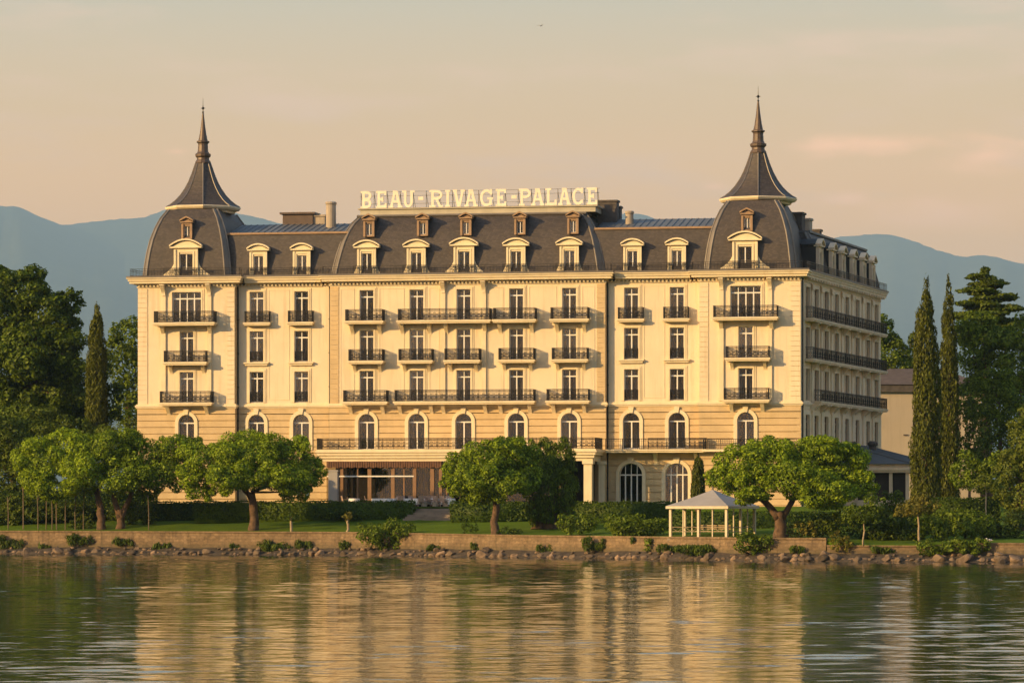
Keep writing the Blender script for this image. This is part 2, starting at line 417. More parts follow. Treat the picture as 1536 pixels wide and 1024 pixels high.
# ================================================================== THE LAND
WPX = [-400, 0, 500, 800, 1150, 1210, 1536, 1900]
WD = [349.0, 335.5, 324.5, 310.5, 292.0, 291.0, 286.0, 280.0]     # distance of the wall face
def wall_d(px): return interp(px, WPX, WD)
def wall_top(px): return interp(px, [0, 520, 800, 1150], [2.1, 2.08, 1.9, 1.85])
wl = [at(px, wall_d(px)) for px in range(-400, 1901, 50)]
d0 = (wl[0] - wl[6]).normalized(); d1 = (wl[-1] - wl[-6]).normalized()
line = [wl[0] + d0 * k for k in (2400, 1200, 500, 200, 80)] + wl + [wl[-1] + d1 * k for k in (80, 200, 500, 1200, 2400)]
lpx = [-400] * 5 + list(range(-400, 1901, 50)) + [1900] * 5
back = Vector((-d1.y, d1.x, 0)).normalized()
if back.y < 0: back = -back
nb = 28
ws = [0, 1.0, 2.5, 4.5, 7, 10, 13, 16, 19, 22, 26, 30, 35, 40, 46, 52, 60, 75, 100, 140, 200, 300, 500, 900, 1500, 2500, 4000, 7000]
def land_z(px, w, P):
    base = wall_top(px) - 0.12
    if px > 1240: base = interp(px, [1240, 1262, 1370, 1420], [base, 1.28, 1.28, 1.45])
    yb = -9.0                                     # terrace edge in front of the hotel
    gap = max(4.0, w + (yb - P.y) / max(0.2, back.y)) if P.y < yb else w
    t = min(1.0, w / gap) if P.y < yb else 1.0
    z = base + (3.15 - base) * (t ** 0.9)
    if P.y > yb: z = 3.15 + 1.15 * min(1.0, (P.y - yb) / 1.6)
    if P.y > 60: z += (P.y - 60) * 0.004
    return z
LV = []; LQ = []
nl = len(line)
for j, w in enumerate(ws):
    for i in range(nl):
        P = line[i] + back * w
        LV.append((P.x, P.y, land_z(lpx[i], w, P)))
for j in range(len(ws) - 1):
    for i in range(nl - 1):
        a = j * nl + i
        LQ.append((a, a + 1, a + nl + 1, a + nl))
o0 = len(LV)
for i in range(nl): LV.append((line[i].x, line[i].y, -0.6))
for i in range(nl - 1): LQ.append((o0 + i, o0 + i + 1, i + 1, i))
land = link('lawn', np_mesh('lawn', LV, LQ, LAWN, False))
tag(land, kind='structure')
def ground_at(P, px):
    # height of the lawn under P: distance behind the wall along `back`
    best = None
    for i in range(5, 5 + len(wl) - 1):
        a, b_ = line[i], line[i + 1]
        e = b_ - a; n_ = Vector((-e.y, e.x, 0)).normalized()
        den = e.x * back.y - e.y * back.x
        q = P - a
        t = (q.x * back.y - q.y * back.x) / den
        if -0.01 <= t <= 1.01:
            return land_z(px, (q - e * t).dot(back), P)
    return 3.2

# hills: a real ridge five to seven kilometres away
HPX = [-1700, -1000, -300, -80, 0, 30, 60, 95, 150, 215, 260, 400, 560, 700, 850, 935, 965, 1005, 1100, 1205, 1270, 1340, 1392, 1440, 1468, 1505, 1536, 1700, 2300, 3200]
HPY = [690, 400, 330, 312, 303, 301, 316, 330, 329, 331, 318, 330, 350, 345, 330, 318, 314, 329, 350, 366, 361, 358, 371, 383, 378, 381, 389, 370, 420, 690]
HV = []; HQ = []
pxs = np.arange(-1700, 3201, 9.0); dists = [5.0 * k for k in (3300, 3800, 4300, 4800, 5200, 5500, 5750, 6000, 6250, 6600, 7000)]
prof = [0.0, 0.16, 0.34, 0.55, 0.72, 0.84, 0.94, 1.0, 0.92, 0.6, 0.0]
ph = nrg.uniform(0, 6.28, 40); fq = np.exp(nrg.uniform(math.log(0.01), math.log(0.6), 40))
for k, dd in enumerate(dists):
    for px in pxs:
        h = (HZ - interp(px, HPX, HPY)) * 30000 / F
        rid = float(np.sum(np.sin(fq * px + ph + dd * 0.0008 * (1 + fq)) * 0.02 / (fq + 0.12) ** 0.5)) * (0.16 if k == 7 else 0.3 if k in (6, 8) else 1.0)
        P = at(px, dd * (1 + 0.02 * math.sin(px * 0.013 + k)))
        z = h * prof[k] * (1 + 0.09 * rid) + (rid * 14 if 0 < k < 10 else 0)
        HV.append((P.x, P.y, z + 3.0))
n_ = len(pxs)
for k in range(len(dists) - 1):
    for i in range(n_ - 1):
        a = k * n_ + i; HQ.append((a, a + 1, a + n_ + 1, a + n_))
tag(link('hills', np_mesh('hills', HV, HQ, HILLM, True)), kind='structure')

# lake: rippled sheet in front of the shore, flat beyond it
us = np.arange(-75, 75.01, 0.27)
ds = [58.0]
while ds[-1] < 352: ds.append(ds[-1] + 0.14 + 0.24 * (ds[-1] - 58) / 290)
ds = np.array(ds)
U, Dp = np.meshgrid(us, ds)
WXg = CX + Dp * (-sA) + U * cA; WYg = CY + Dp * cA + U * sA
Zw = np.zeros_like(U)
for k in range(90):
    lam = math.exp(nrg.uniform(math.log(0.5), math.log(3.2)))
    ang = A + math.pi / 2 + nrg.normal(0, 0.5)
    kx, ky = math.cos(ang) * 2 * math.pi / lam, math.sin(ang) * 2 * math.pi / lam
    slope = 0.0044
    Zw += slope * lam / (2 * math.pi) * 1.414 * np.sin(kx * WXg + ky * WYg + nrg.uniform(0, 6.28))
gust = 0.75 + 0.35 * np.sin(WXg * 0.05 + 1.3 * np.sin(WYg * 0.021)) * np.sin(WYg * 0.043 + 0.7)
edge = np.clip((75 - np.abs(U)) / 8, 0, 1) * np.clip((Dp - 58) / 8, 0, 1) * np.clip((350 - Dp) / 8, 0, 1)
Zw *= gust * edge
WV = np.stack([WXg, WYg, Zw], -1).reshape(-1, 3)
nu, nd = len(us), len(ds)
ii = (np.arange(nd - 1)[:, None] * nu + np.arange(nu - 1)[None, :]).ravel()
WQ = np.stack([ii, ii + 1, ii + nu + 1, ii + nu], 1)
def cpt(u, d): return (CX - d * sA + u * cA, CY + d * cA + u * sA, 0)
ua, ub, da, db = us[0], us[-1], ds[0], ds[-1]
BW = 21000
ext = [[(-BW, -BW), (BW, -BW), (BW, da), (-BW, da)], [(-BW, db), (BW, db), (BW, 34000), (-BW, 34000)],
       [(-BW, da), (ua, da), (ua, db), (-BW, db)], [(ub, da), (BW, da), (BW, db), (ub, db)]]
ev = []; eq = []
for q in ext:
    eq.append([len(WV) + len(ev) + i for i in range(4)]); ev += [cpt(*p_) for p_ in q]
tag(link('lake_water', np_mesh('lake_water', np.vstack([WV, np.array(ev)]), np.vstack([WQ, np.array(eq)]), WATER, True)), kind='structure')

# ================================================================== THE HOTEL
Z0 = 4.3
hotel = thing('hotel_building', (0, 0, Z0), 'cream lakeside grand hotel with two spired domes, grey mansard roofs and iron balconies', 'hotel')
HINV = T((0, 0, -Z0))
def hp(name, mb, m, parent=None, frame=None, smooth=False, label=None):
    data = mb.mesh(name, m, smooth) if isinstance(mb, MB) else mb
    if parent is None: o = link(name, data, hotel, frame or I4, HINV)
    else: o = link(name, data, parent, frame)
    if label: o['label'] = label
    return o
YW, YC, YT = 0.0, -0.6, -0.8
LTx0, LTx1 = X(207, YT), X(352, YT)
C0, C1 = X(495, YC), X(908, YC)
RTx0, RTx1 = X(1049, YT), X(1201, YT)
P0 = Vector((RTx1, YT, 0))
PHI = R_(90 - 6.25)
sd = Vector((math.cos(PHI), math.sin(PHI), 0))
SIDE = T(P0) @ Matrix.Rotation(PHI, 4, 'Z')
def S(px):
    t = (px - 768.0) / F
    n = Vector((cA + t * sA, sA - t * cA, 0))
    return -((P0 - Vector((CX, CY, 0))).dot(n)) / sd.dot(n)
SL = S(1321)
FL4, FL3, FL2, FL1, FLG = 21.75, 18.0, 14.15, 9.62, Z0
ZC = 26.06
cols_lt = X(280, YT); cols_lw = [X(385, 0), X(452, 0)]
cols_c = [X(p_, YC) for p_ in (550, 625, 695.5, 774.5, 854)]
cols_rw = [X(947, 0), X(1015.5, 0)]; cols_rt = X(1118.5, YT)
# -------- walls with openings
def half(o, z):
    xc, w, z0, z1, arch = o
    if z < z0 - 1e-6 or z > z1 + 1e-6: return None
    if arch:
        sp = z1 - w / 2
        if z > sp: return math.sqrt(max(0.0, (w / 2) ** 2 - (z - sp) ** 2))
    return w / 2
def wall(mb, x0, x1, za, zb, ops, yf, th=0.4, course=None, gap=0.0, inset=0.0):
    br = {za, zb}
    for o in ops:
        for z in (o[2], o[3]):
            if za < z < zb: br.add(z)
        if o[4] and za < o[3] - o[1] / 2 < zb: br.add(o[3] - o[1] / 2)
    if course:
        z = za
        while z < zb: br.add(z); z += course
    br = sorted(br)
    seg = []
    for a, b_ in zip(br, br[1:]):
        if b_ - a < 0.01: continue
        seg.append((a, b_))
    for a, b_ in seg:
        isgap = course and (abs((a - za) / course - round((a - za) / course)) < 1e-3)
        lo = a + (gap if isgap else 0)
        zs = [lo + (b_ - lo) * k / 4 for k in range(5)]
        live = sorted([o for o in ops if o[2] <= a + 1e-6 and o[3] >= b_ - 1e-6], key=lambda o: o[0])
        L = [(x0, z) for z in zs]
        for o in live + [None]:
            if o is None: Rr = [(x1, z) for z in zs]
            else: Rr = [(o[0] - (half(o, z) or 0), z) for z in zs]
            mb.prism([L[0]] + Rr + L[:0:-1], yf, yf + th)
            if isgap and gap:   # recessed joint behind the course
                g0, g1 = L[0][0], Rr[0][0]
                mb.box(g0, g1, yf + inset, yf + th, a, lo)
            if o is not None: L = [(o[0] + (half(o, z) or 0), z) for z in zs]
WW, WH = 1.34, 2.95
def rect_ops(cols, wide=None):
    out = []
    for c_ in cols:
        for fl in (FL4, FL3, FL2):
            out.append((c_, WW if not (wide and fl == FL4) else wide, fl, fl + WH - 0.02, False))
    return out
ARW, ARH = 1.62, 3.42
def arch_ops(cols): return [(c_, ARW, FL1 + 0.02, FL1 + ARH, True) for c_ in cols]
GAW = 2.2
blocks = [('lt', LTx0, LTx1, YT, [cols_lt], 2.85), ('lw', LTx1, C0, YW, cols_lw, None), ('c', C0, C1, YC, cols_c, None),
          ('rw', C1, RTx0, YW, cols_rw, None), ('rt', RTx0, RTx1, YT, [cols_rt], 2.85)]
garch = [X(946.5, 0), X(1015, 0)]
for nm, x0, x1, yf, cs, wide in blocks:
    mb = MB(); wall(mb, x0, x1, 13.75, 25.3, rect_ops(cs, wide), yf)
    if yf < 0:
        mb.box(x0, x0 + 0.4, yf + 0.4, 1.2, 13.75, 25.3)
        if nm != 'rt': mb.box(x1 - 0.4, x1, yf + 0.4, 1.2, 13.75, 25.3)
    hp('wall', mb, PLASTER, label='smooth cream plaster wall of the upper floors')
    mb = MB()
    gops = arch_ops(cs)
    if nm == 'rw': gops = gops + [(g, GAW, Z0 + 0.15, 8.35, True) for g in garch]
    if nm == 'c': gops = gops + [(cs[i], 2.6, Z0, 8.0, False) for i in range(5)]
    wall(mb, x0 - 0.06, x1 + 0.06 if nm != 'rt' else x1 + 0.02, Z0 - 1.2, 13.62, gops, yf - 0.08, 0.5, 0.62, 0.075, 0.12)
    if yf < 0:
        mb.box(x0 - 0.06, x0 + 0.4, yf + 0.42, 1.2, Z0, 13.62)
        if nm != 'rt': mb.box(x1 - 0.4, x1 + 0.06, yf + 0.42, 1.2, Z0, 13.62)
    hp('rusticated_wall', mb, STONE, label='tan stone wall of the lower floors with grooved courses')
# rooms behind the windows and the rear of the house
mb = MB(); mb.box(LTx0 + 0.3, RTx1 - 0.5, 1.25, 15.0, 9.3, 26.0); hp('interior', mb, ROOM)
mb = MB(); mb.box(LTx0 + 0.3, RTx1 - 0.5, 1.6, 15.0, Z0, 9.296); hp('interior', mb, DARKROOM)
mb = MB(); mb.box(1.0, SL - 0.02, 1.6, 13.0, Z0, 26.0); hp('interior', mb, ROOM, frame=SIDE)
# -------- string courses, cornices
def stack(mb, x0, x1, yf, rows, ends=(True, True), depth=0.3):
    for z0, z1, p_ in rows:
        mb.box(x0 - (p_ if ends[0] else 0), x1 + (p_ if ends[1] else 0), yf - p_, yf + depth, z0, z1)
CORN = [(25.12, 25.22, 0.10), (25.223, 25.40, 0.05), (25.403, 25.50, 0.30), (25.503, 25.72, 0.66), (25.723, 25.93, 0.78), (25.933, ZC, 0.90)]
CORNC = [(a, b_, p_) for a, b_, p_ in CORN]
BAND = [(13.62, 13.74, 0.16), (13.743, 13.92, 0.24), (13.923, 14.02, 0.14)]
pj = 0.9
for nm, x0, x1, yf, cs, wide in blocks:
    for nmz, rows in (('cornice', CORN), ('string_course', BAND)):
        mb = MB()
        if yf < 0: stack(mb, x0, x1, yf, rows, depth=1.5)
        else:
            a = pj + 0.005 if nmz == 'cornice' else 0.245
            stack(mb, x0 + a, x1 - a, yf, rows, ends=(False, False))
        if nmz == 'cornice':   # dentils
            n = int((x1 - x0) / 0.36)
            for i in range(n):
                xx = x0 + 0.18 + (x1 - x0 - 0.36) * i / (n - 1)
                mb.box(xx - 0.09, xx + 0.09, yf - 0.27, yf - 0.052, 25.235, 25.398)
        hp(nmz, mb, TRIM)
    mb = MB()
    xa, xb = (x0 - pj, x1 + pj) if yf < 0 else (x0 + pj + .01, x1 - pj - .01)
    mb.box(xa + 0.02, xb - 0.02, yf - pj - 0.06, yf - pj + 0.22, ZC + 0.003, ZC + 0.13)
    hp('gutter', mb, ZINC)
for nmz, rows in (('cornice', CORN), ('string_course', BAND)):
    mb = MB()
    for z0, z1, p_ in rows: mb.box(1.55 if nmz == 'cornice' else 0.3, SL + p_ * .4, -p_ * .8, 0.3, z0, z1)
    if nmz == 'cornice':
        for i in range(60):
            xx = 2 + (SL - 2.3) * i / 59
            mb.box(xx - 0.14, xx + 0.14, -0.6, -0.302, 25.3, 25.5) if i % 2 == 0 else None
    hp(nmz, mb, SIDETRIM, frame=SIDE)
mb = MB(); mb.box(1.6, SL + pj * .4, -pj * .8 - 0.06, -pj * .8 + 0.22, ZC + 0.003, ZC + 0.13); hp('gutter', mb, ZINC, frame=SIDE)
# -------- corner strips of stacked blocks
def quoin(x0, x1, yf, m=PLASTER):
    mb = MB(); z = 14.03; k = 0
    while z < 25.0:
        z1 = min(z + 0.46, 25.1)
        mb.box(x0, x1, yf - 0.055, yf - 0.002, z, z1 - 0.05); z = z1; k += 1
    hp('quoin', mb, m)
quoin(LTx0 + 0.002, LTx0 + 0.95, YT); quoin(LTx1 - 0.75, LTx1 - 0.002, YT)
quoin(C0 + 0.002, C0 + 0.85, YC, STONE); quoin(C1 - 0.8, C1 - 0.002, YC, STONE)
quoin(RTx0 + 0.002, RTx0 + 0.85, YT); quoin(RTx1 - 0.95, RTx1 - 0.002, YT)
mb = MB(); z = 14.03          # returns of the projecting blocks
while z < 25.0:
    for xx, yf in ((LTx1, YT), (C1, YC)):
        mb.box(xx + 0.002, xx + 0.055, yf + 0.0, -0.05, z, z + 0.41)
    z += 0.46
hp('quoin', mb, STONE)
# -------- raised wall panels between the window bays
def panel(x0, x1, z0, z1, yf):
    mb = MB(); t = 0.07
    for a in ((x0, x1, z0, z0 + t), (x0, x1, z1 - t, z1), (x0, x0 + t, z0 + t, z1 - t), (x1 - t, x1, z0 + t, z1 - t)):
        mb.box(a[0], a[1], yf - 0.03, yf - 0.002, a[2], a[3])
    hp('wall_panel', mb, TRIM)
for xs_, yf in (((C0 + 1.0, cols_c[0] - 1.2), YC), ((cols_c[0] + 1.2, cols_c[1] - 1.2), YC), ((cols_c[1] + 1.2, cols_c[2] - 2.3), YC), ((cols_c[2] + 2.3, cols_c[3] - 1.2), YC),
                ((cols_c[3] + 1.2, cols_c[4] - 1.2), YC), ((cols_c[4] + 1.2, C1 - 1.0), YC), ((cols_lw[0] + 1.15, cols_lw[1] - 1.15), YW), ((cols_rw[0] + 1.15, cols_rw[1] - 1.15), YW)):
    if xs_[1] - xs_[0] > 0.4: panel(xs_[0], xs_[1], 14.4, 24.85, yf)
# -------- pilasters
def pilaster(xc, yf, z0=14.05, z1=25.1, w=0.42):
    mb = MB()
    mb.box(xc - w / 2, xc + w / 2, yf - 0.16, yf - 0.002, z0, z1)
    mb.box(xc - w / 2 - 0.08, xc + w / 2 + 0.08, yf - 0.24, yf - 0.162, z1 - 0.45, z1 - 0.1)
    mb.box(xc - w / 2 - 0.06, xc + w / 2 + 0.06, yf - 0.22, yf - 0.162, z0, z0 + 0.3)
    hp('pilaster', mb, TRIM)
for c_ in (cols_c[2] - 1.95, cols_c[2] + 1.95): pilaster(c_, YC)
for c_ in (cols_lt - 2.25, cols_lt + 2.25, cols_rt - 2.25, cols_rt + 2.25): pilaster(c_, YT)
# big scrolled brackets under the cornice
def bracket_mesh(name, w, d, h, m):
    mb = MB(); pts = []
    for k in range(9):
        t = k / 8
        pts.append((-d * (1 - t) ** 1.6 - 0.05 * math.sin(t * math.pi * 2) - 0.01, -h * t))
    prof_ = [(0.0, 0.0)] + pts + [(0.0, -h)]
    n = len(prof_)
    mb.add([(-w / 2, y, z) for y, z in prof_] + [(w / 2, y, z) for y, z in prof_],
           [tuple(range(n)), tuple(range(2 * n - 1, n - 1, -1))] + [((i + 1) % n, i, n + i, n + (i + 1) % n) for i in range(n)])
    mb.box(-w / 2 - 0.03, w / 2 + 0.03, -d - 0.02, -0.002, -0.10, -0.002)
    return mb.mesh(name, m)
BR_BIG = bracket_mesh('bracket', 0.38, 0.62, 1.05, TRIM)
BR_MID = bracket_mesh('bracket', 0.34, 0.85, 1.15, TRIM)
BR_SM = bracket_mesh('bracket', 0.30, 0.7, 0.95, TRIM)
BR_SIDE = bracket_mesh('bracket', 0.34, 0.85, 1.1, SIDETRIM)
for c_, yf in ((cols_lt - 2.25, YT), (cols_lt + 2.25, YT), (cols_rt - 2.25, YT), (cols_rt + 2.25, YT), (cols_c[2] - 1.95, YC), (cols_c[2] + 1.95, YC)):
    hp('bracket', BR_BIG, None, frame=T((c_, yf - 0.25, 25.40)))
# -------- windows
WIN = {}
def window_meshes(w, h, arch, leaves=2, transom=0.62, sidetone=False, guard=False, surround=True):
    key = (round(w, 2), round(h, 2), arch, leaves, transom, sidetone, guard, surround)
    if key in WIN: return WIN[key]
    fr = MB(); t = 0.075; y0, y1 = 0.20, 0.27
    FM = WOODF if sidetone else WHITE
    r = w / 2
    sp = h - r if arch else h
    fr.box(-r, -r + t, y0, y1, 0, sp); fr.box(r - t, r, y0, y1, 0, sp)
    fr.box(-r + t, r - t, y0, y1, 0, 0.12)
    tz = sp if arch else h - transom
    fr.box(-r + t, r - t, y0 - 0.01, y1 - 0.01, tz - 0.07, tz + 0.05)
    if not arch: fr.box(-r + t, r - t, y0, y1, h - t, h)
    for i in range(1, leaves):
        xx = -r + w * i / leaves
        fr.box(xx - 0.06, xx + 0.06, y0 - 0.015, y1 + 0.015, 0.12, tz - 0.07)
        if not arch: fr.box(xx - 0.035, xx + 0.035, y0, y1, tz + 0.05, h - t)
    if arch:
        n = 14
        for i in range(n):
            a0, a1 = math.pi * i / n, math.pi * (i + 1) / n
            fr.prism([(r * math.cos(a0), sp + r * math.sin(a0)), (r * math.cos(a1), sp + r * math.sin(a1)),
                      ((r - t) * math.cos(a1), sp + (r - t) * math.sin(a1)), ((r - t) * math.cos(a0), sp + (r - t) * math.sin(a0))], y0, y1)
        if leaves > 2:
            for i in range(1, leaves):
                xx = -r + w * i / leaves
                fr.box(xx - 0.035, xx + 0.035, y0, y1, sp + 0.05, sp + math.sqrt(r * r - xx * xx) - t)
    pa = MB()
    if arch:
        pa.prism([(-r + .01, 0), (r - .01, 0)] + [((r - .01) * math.cos(math.pi * i / 14), sp + (r - .01) * math.sin(math.pi * i / 14)) for i in range(15)], 0.235, 0.245)
    else: pa.box(-r + .01, r - .01, 0.235, 0.245, 0.01, h - .01)
    cu = []
    for style in range(3):
        c_ = MB()
        spans = [[(-1, -0.35), (0.45, 1)], [(-1, -0.05)], [(-1, -0.72), (0.1, 1)]][style]
        for a, b_ in spans:
            n = max(3, int((b_ - a) * 9)); pts = []
            for i in range(n + 1):
                xx = (a + (b_ - a) * i / n) * (r - 0.02)
                pts.append((xx, 0.52 + (0.05 if i % 2 else 0.0)))
            for i in range(n):
                (xa, ya), (xb, yb_) = pts[i], pts[i + 1]
                c_.add([(xa, ya, 0.02), (xb, yb_, 0.02), (xb, yb_, h), (xa, ya, h), (xa, ya + .02, 0.02), (xb, yb_ + .02, 0.02), (xb, yb_ + .02, h), (xa, ya + .02, h)],
                       [(0, 1, 2, 3), (7, 6, 5, 4), (3, 2, 6, 7), (1, 0, 4, 5)])
        cu.append(c_.mesh('curtain', CURT))
    su = None
    if surround:
        s_ = MB(); b0 = 0.30
        if arch:
            n = 16
            for i in range(n):
                a0, a1 = math.pi * i / n, math.pi * (i + 1) / n
                pr = 0.10 if i not in (7, 8) else 0.20
                ro = r + b0 if i not in (7, 8) else r + 0.55
                s_.prism([((r - .03) * math.cos(a0), sp + (r - .03) * math.sin(a0)), (ro * math.cos(a0), sp + ro * math.sin(a0)),
                          (ro * math.cos(a1), sp + ro * math.sin(a1)), ((r - .03) * math.cos(a1), sp + (r - .03) * math.sin(a1))], -0.08 - pr, -0.082)
            for sx in (-1, 1):
                xa, xb = sorted((sx * (r - .03), sx * (r + b0))); s_.box(xa, xb, -0.18, -0.082, 0, sp)
        else:
            for sx in (-1, 1):
                xa, xb = sorted((sx * (r + 0.0), sx * (r + 0.16))); s_.box(xa, xb, -0.09, -0.002, 0, h + 0.16)
                xa, xb = sorted((sx * (r + 0.163), sx * (r + 0.30))); s_.box(xa, xb, -0.05, -0.002, 0, h + 0.30)
            s_.box(-r, r, -0.09, -0.002, h, h + 0.16)
            s_.box(-r - 0.16, r + 0.16, -0.05, -0.002, h + 0.163, h + 0.30)
        su = s_.mesh('surround', SIDETRIM if sidetone else TRIM)
    gd = None
    if guard:
        g = MB(); railing(g, [(-r + .02, 0.06), (r - .02, 0.06)], 0.08, 0.95); gd = g.mesh('guard_rail', IRON)
    WIN[key] = (fr.mesh('window', FM), pa.mesh('pane', DARKGLASS if sidetone else GLASS), cu, su, gd)
    return WIN[key]
def railing(mb, pts, z0, h, pitch=0.125, lace=True, fine=1.0):
    for (xa, ya), (xb, yb_) in zip(pts, pts[1:]):
        L = math.hypot(xb - xa, yb_ - ya); ux, uy = (xb - xa) / L, (yb_ - ya) / L
        def bar(s0, s1, za, zb, t):
            ax, ay = xa + ux * s0, ya + uy * s0; bx, by = xa + ux * s1, ya + uy * s1
            ox, oy = -uy * t / 2, ux * t / 2
            mb.add([(ax + ox, ay + oy, za), (bx + ox, by + oy, za), (bx - ox, by - oy, za), (ax - ox, ay - oy, za),
                    (ax + ox, ay + oy, zb), (bx + ox, by + oy, zb), (bx - ox, by - oy, zb), (ax - ox, ay - oy, zb)],
                   [(0, 3, 2, 1), (4, 5, 6, 7), (0, 1, 5, 4), (1, 2, 6, 5), (2, 3, 7, 6), (3, 0, 4, 7)])
        bar(0, L, z0 + h - 0.05 * fine, z0 + h, 0.07 * fine); bar(0, L, z0 + 0.04, z0 + 0.075, 0.04); bar(0, L, z0 + h - 0.22, z0 + h - 0.195, 0.03)
        n = max(1, int(round(L / pitch)))
        for i in range(n + 1):
            s_ = min(max(L * i / n, 0.013), L - 0.013); thick = (0.028 if i % 8 else 0.05) * fine
            bar(s_ - thick / 2, s_ + thick / 2, z0, z0 + h - 0.05, thick)
            if lace and i < n:
                c_ = L * (i + 0.5) / n
                # small scroll pieces between the bars
                q = i % 4
                if q in (0, 3): bar(c_ - 0.045, c_ + 0.045, z0 + 0.30, z0 + 0.36, 0.02 * fine); bar(c_ - 0.016 * fine, c_ + 0.016 * fine, z0 + 0.18, z0 + 0.72, 0.018)
                if q in (1, 2): bar(c_ - 0.045, c_ + 0.045, z0 + 0.50, z0 + 0.57, 0.02); bar(c_ - 0.03, c_ + 0.03, z0 + 0.2, z0 + 0.28, 0.02)
                bar(c_ - 0.035, c_ + 0.035, z0 + h - 0.16, z0 + h - 0.11, 0.02)
def window(name, xc, z, yf, w, h, arch=False, leaves=2, frame=I4, **k):
    fr, pa, cu, su, gd = window_meshes(w, h, arch, leaves, **k)
    M = frame @ T((xc, yf, z))
    o = link(name, fr, hotel, M, HINV)
    link('pane', pa, o)
    if leaves < 4 or not arch: link('curtain', cu[rnd.randrange(3)], o)
    if su: link('surround', su, o)
    if gd: link('guard_rail', gd, o)
    return o
h_ = WH - 0.02
for c_ in cols_c:
    for fl in (FL4, FL3, FL2): window('window', c_, fl, YC, WW, h_)
    window('arched_window', c_, FL1 + .02, YC, ARW, ARH - .02, True)
for c_ in cols_lw + cols_rw:
    window('window', c_, FL4, YW, WW, h_)
    for fl in (FL3, FL2): window('window', c_, fl, YW, WW, h_, guard=True)
    window('arched_window', c_, FL1 + .02, YW, ARW, ARH - .02, True)
for c_ in (cols_lt, cols_rt):
    window('window', c_, FL4, YT, 2.85, h_, leaves=4)
    for fl in (FL3, FL2): window('window', c_, fl, YT, WW, h_)
    window('arched_window', c_, FL1 + .02, YT, ARW, ARH - .02, True)
for g in garch: window('arched_window', g, Z0 + 0.15, YW, GAW, 8.35 - Z0 - 0.15, True, 4)
# -------- balconies
def balcony(x0, x1, z, yf, d, brackets, br=BR_MID, frame=I4, trim=TRIM, hh=1.08, pitch=0.125):
    mb = MB()
    mb.box(x0 - 0.14, x1 + 0.14, yf - d - 0.12, yf - 0.002, z - 0.17, z - 0.002)
    mb.box(x0 - 0.05, x1 + 0.05, yf - d - 0.04, yf - 0.002, z - 0.30, z - 0.172)
    o = hp('balcony', mb, trim, frame=frame)
    g = MB(); railing(g, [(x0, yf - 0.02), (x0, yf - d), (x1, yf - d), (x1, yf - 0.02)], z, hh, pitch)
    link('railing', g.mesh('railing', IRON), o)
    for bx in brackets: link('bracket', br, o, T((bx, yf - 0.002, z - 0.302)))
def bal(pa, pb, z, yf, d, nbr, inset=0.35, at_px=None, **k):
    x0, x1 = X(pa, yf - d), X(pb, yf - d)
    bs = [x0 + inset + (x1 - x0 - 2 * inset) * i / (nbr - 1) for i in range(nbr)] if nbr > 1 else []
    if at_px: bs = [X(q, yf - d * .5) for q in at_px]
    balcony(x0, x1, z, yf, d, bs, **k)
DB = 1.15
bal(231, 320, FL4, YT, DB, 2, 0.6); bal(246, 308, FL3, YT, 1.0, 2, 0.45, br=BR_SM); bal(240, 316, FL2, YT, 1.0, 2, 0.6)
for a, b_ in ((367, 403), (432, 468), (927, 964), (995, 1032)): bal(a, b_, FL4, YW, 0.62, 0)
for a, b_, n in ((518, 573, 2), (597, 734, 4), (740, 802, 2), (826, 881, 2)): bal(a, b_, FL4, YC, DB, n, 0.45, at_px=(602, 643, 668, 726) if n == 4 else None)
for a, b_ in ((523, 573), (598, 647), (667, 718), (748, 800), (828, 880)): bal(a, b_, FL3, YC, 1.0, 2, 0.4, br=BR_SM)
for a, b_, n in ((515, 579, 2), (592, 800, 6), (820, 882, 2)): bal(a, b_, FL2, YC, 1.1, n, 0.5, at_px=(599, 646, 664, 727, 750, 794) if n == 6 else None)
bal(1070, 1165, FL4, YT, DB, 2, 0.6); bal(1089, 1153, FL3, YT, 1.0, 2, 0.45, br=BR_SM); bal(1086, 1152, FL2, YT, 1.0, 2, 0.6)
# window sills of the plain bays
for c_ in cols_lw + cols_rw:
    for fl in (FL3, FL2 + 0.0):
        if fl == FL2: continue
        mb = MB(); mb.box(c_ - 1.22, c_ + 1.22, -0.34, -0.002, fl - 0.16, fl - 0.02); mb.box(c_ - 1.1, c_ + 1.1, -0.22, -0.002, fl - 0.34, fl - 0.162)
        hp('window_sill', mb, TRIM)
# -------- roofs
def mansard(x0, x1, y0, y1, rings, ch, name='mansard_roof', frame=I4, cap=None, sides=(1, 1)):
    slate_, zinc_ = MB(), MB()
    R8 = []
    for ins, z in rings:
        a0, a1 = x0 + ins * sides[0], x1 - ins * sides[1]; b0, b1 = y0 + ins * 1.1, y1 - ins
        c0 = ch * (1 - 0.35 * ins / max(0.01, rings[-1][0]))
        R8.append([(a0 + c0, b0, z), (a1 - c0, b0, z), (a1, b0 + c0, z), (a1, b1 - c0, z), (a1 - c0, b1, z), (a0 + c0, b1, z), (a0, b1 - c0, z), (a0, b0 + c0, z)])
    for A_, B_ in zip(R8, R8[1:]):
        for i in range(8):
            j = (i + 1) % 8
            if i % 2 == 0: slate_.quad(A_[i], A_[j], B_[j], B_[i])
    slate_.add(R8[-1], [tuple(range(8))])
    o = hp(name, slate_, SLATE, frame=frame)
    for k in (1, 3, 5, 7):      # one zinc strip with two raised rolls on each hip
        zinc_ = MB(); j = (k + 1) % 8
        for A_, B_ in zip(R8, R8[1:]): zinc_.quad(A_[k], A_[j], B_[j], B_[k])
        for q in (k, j): zinc_.tube([Vector(r[q]) for r in R8], 0.09, 6)
        link('hip_flashing', zinc_.mesh('hip_flashing', ZINC), o)
    return o
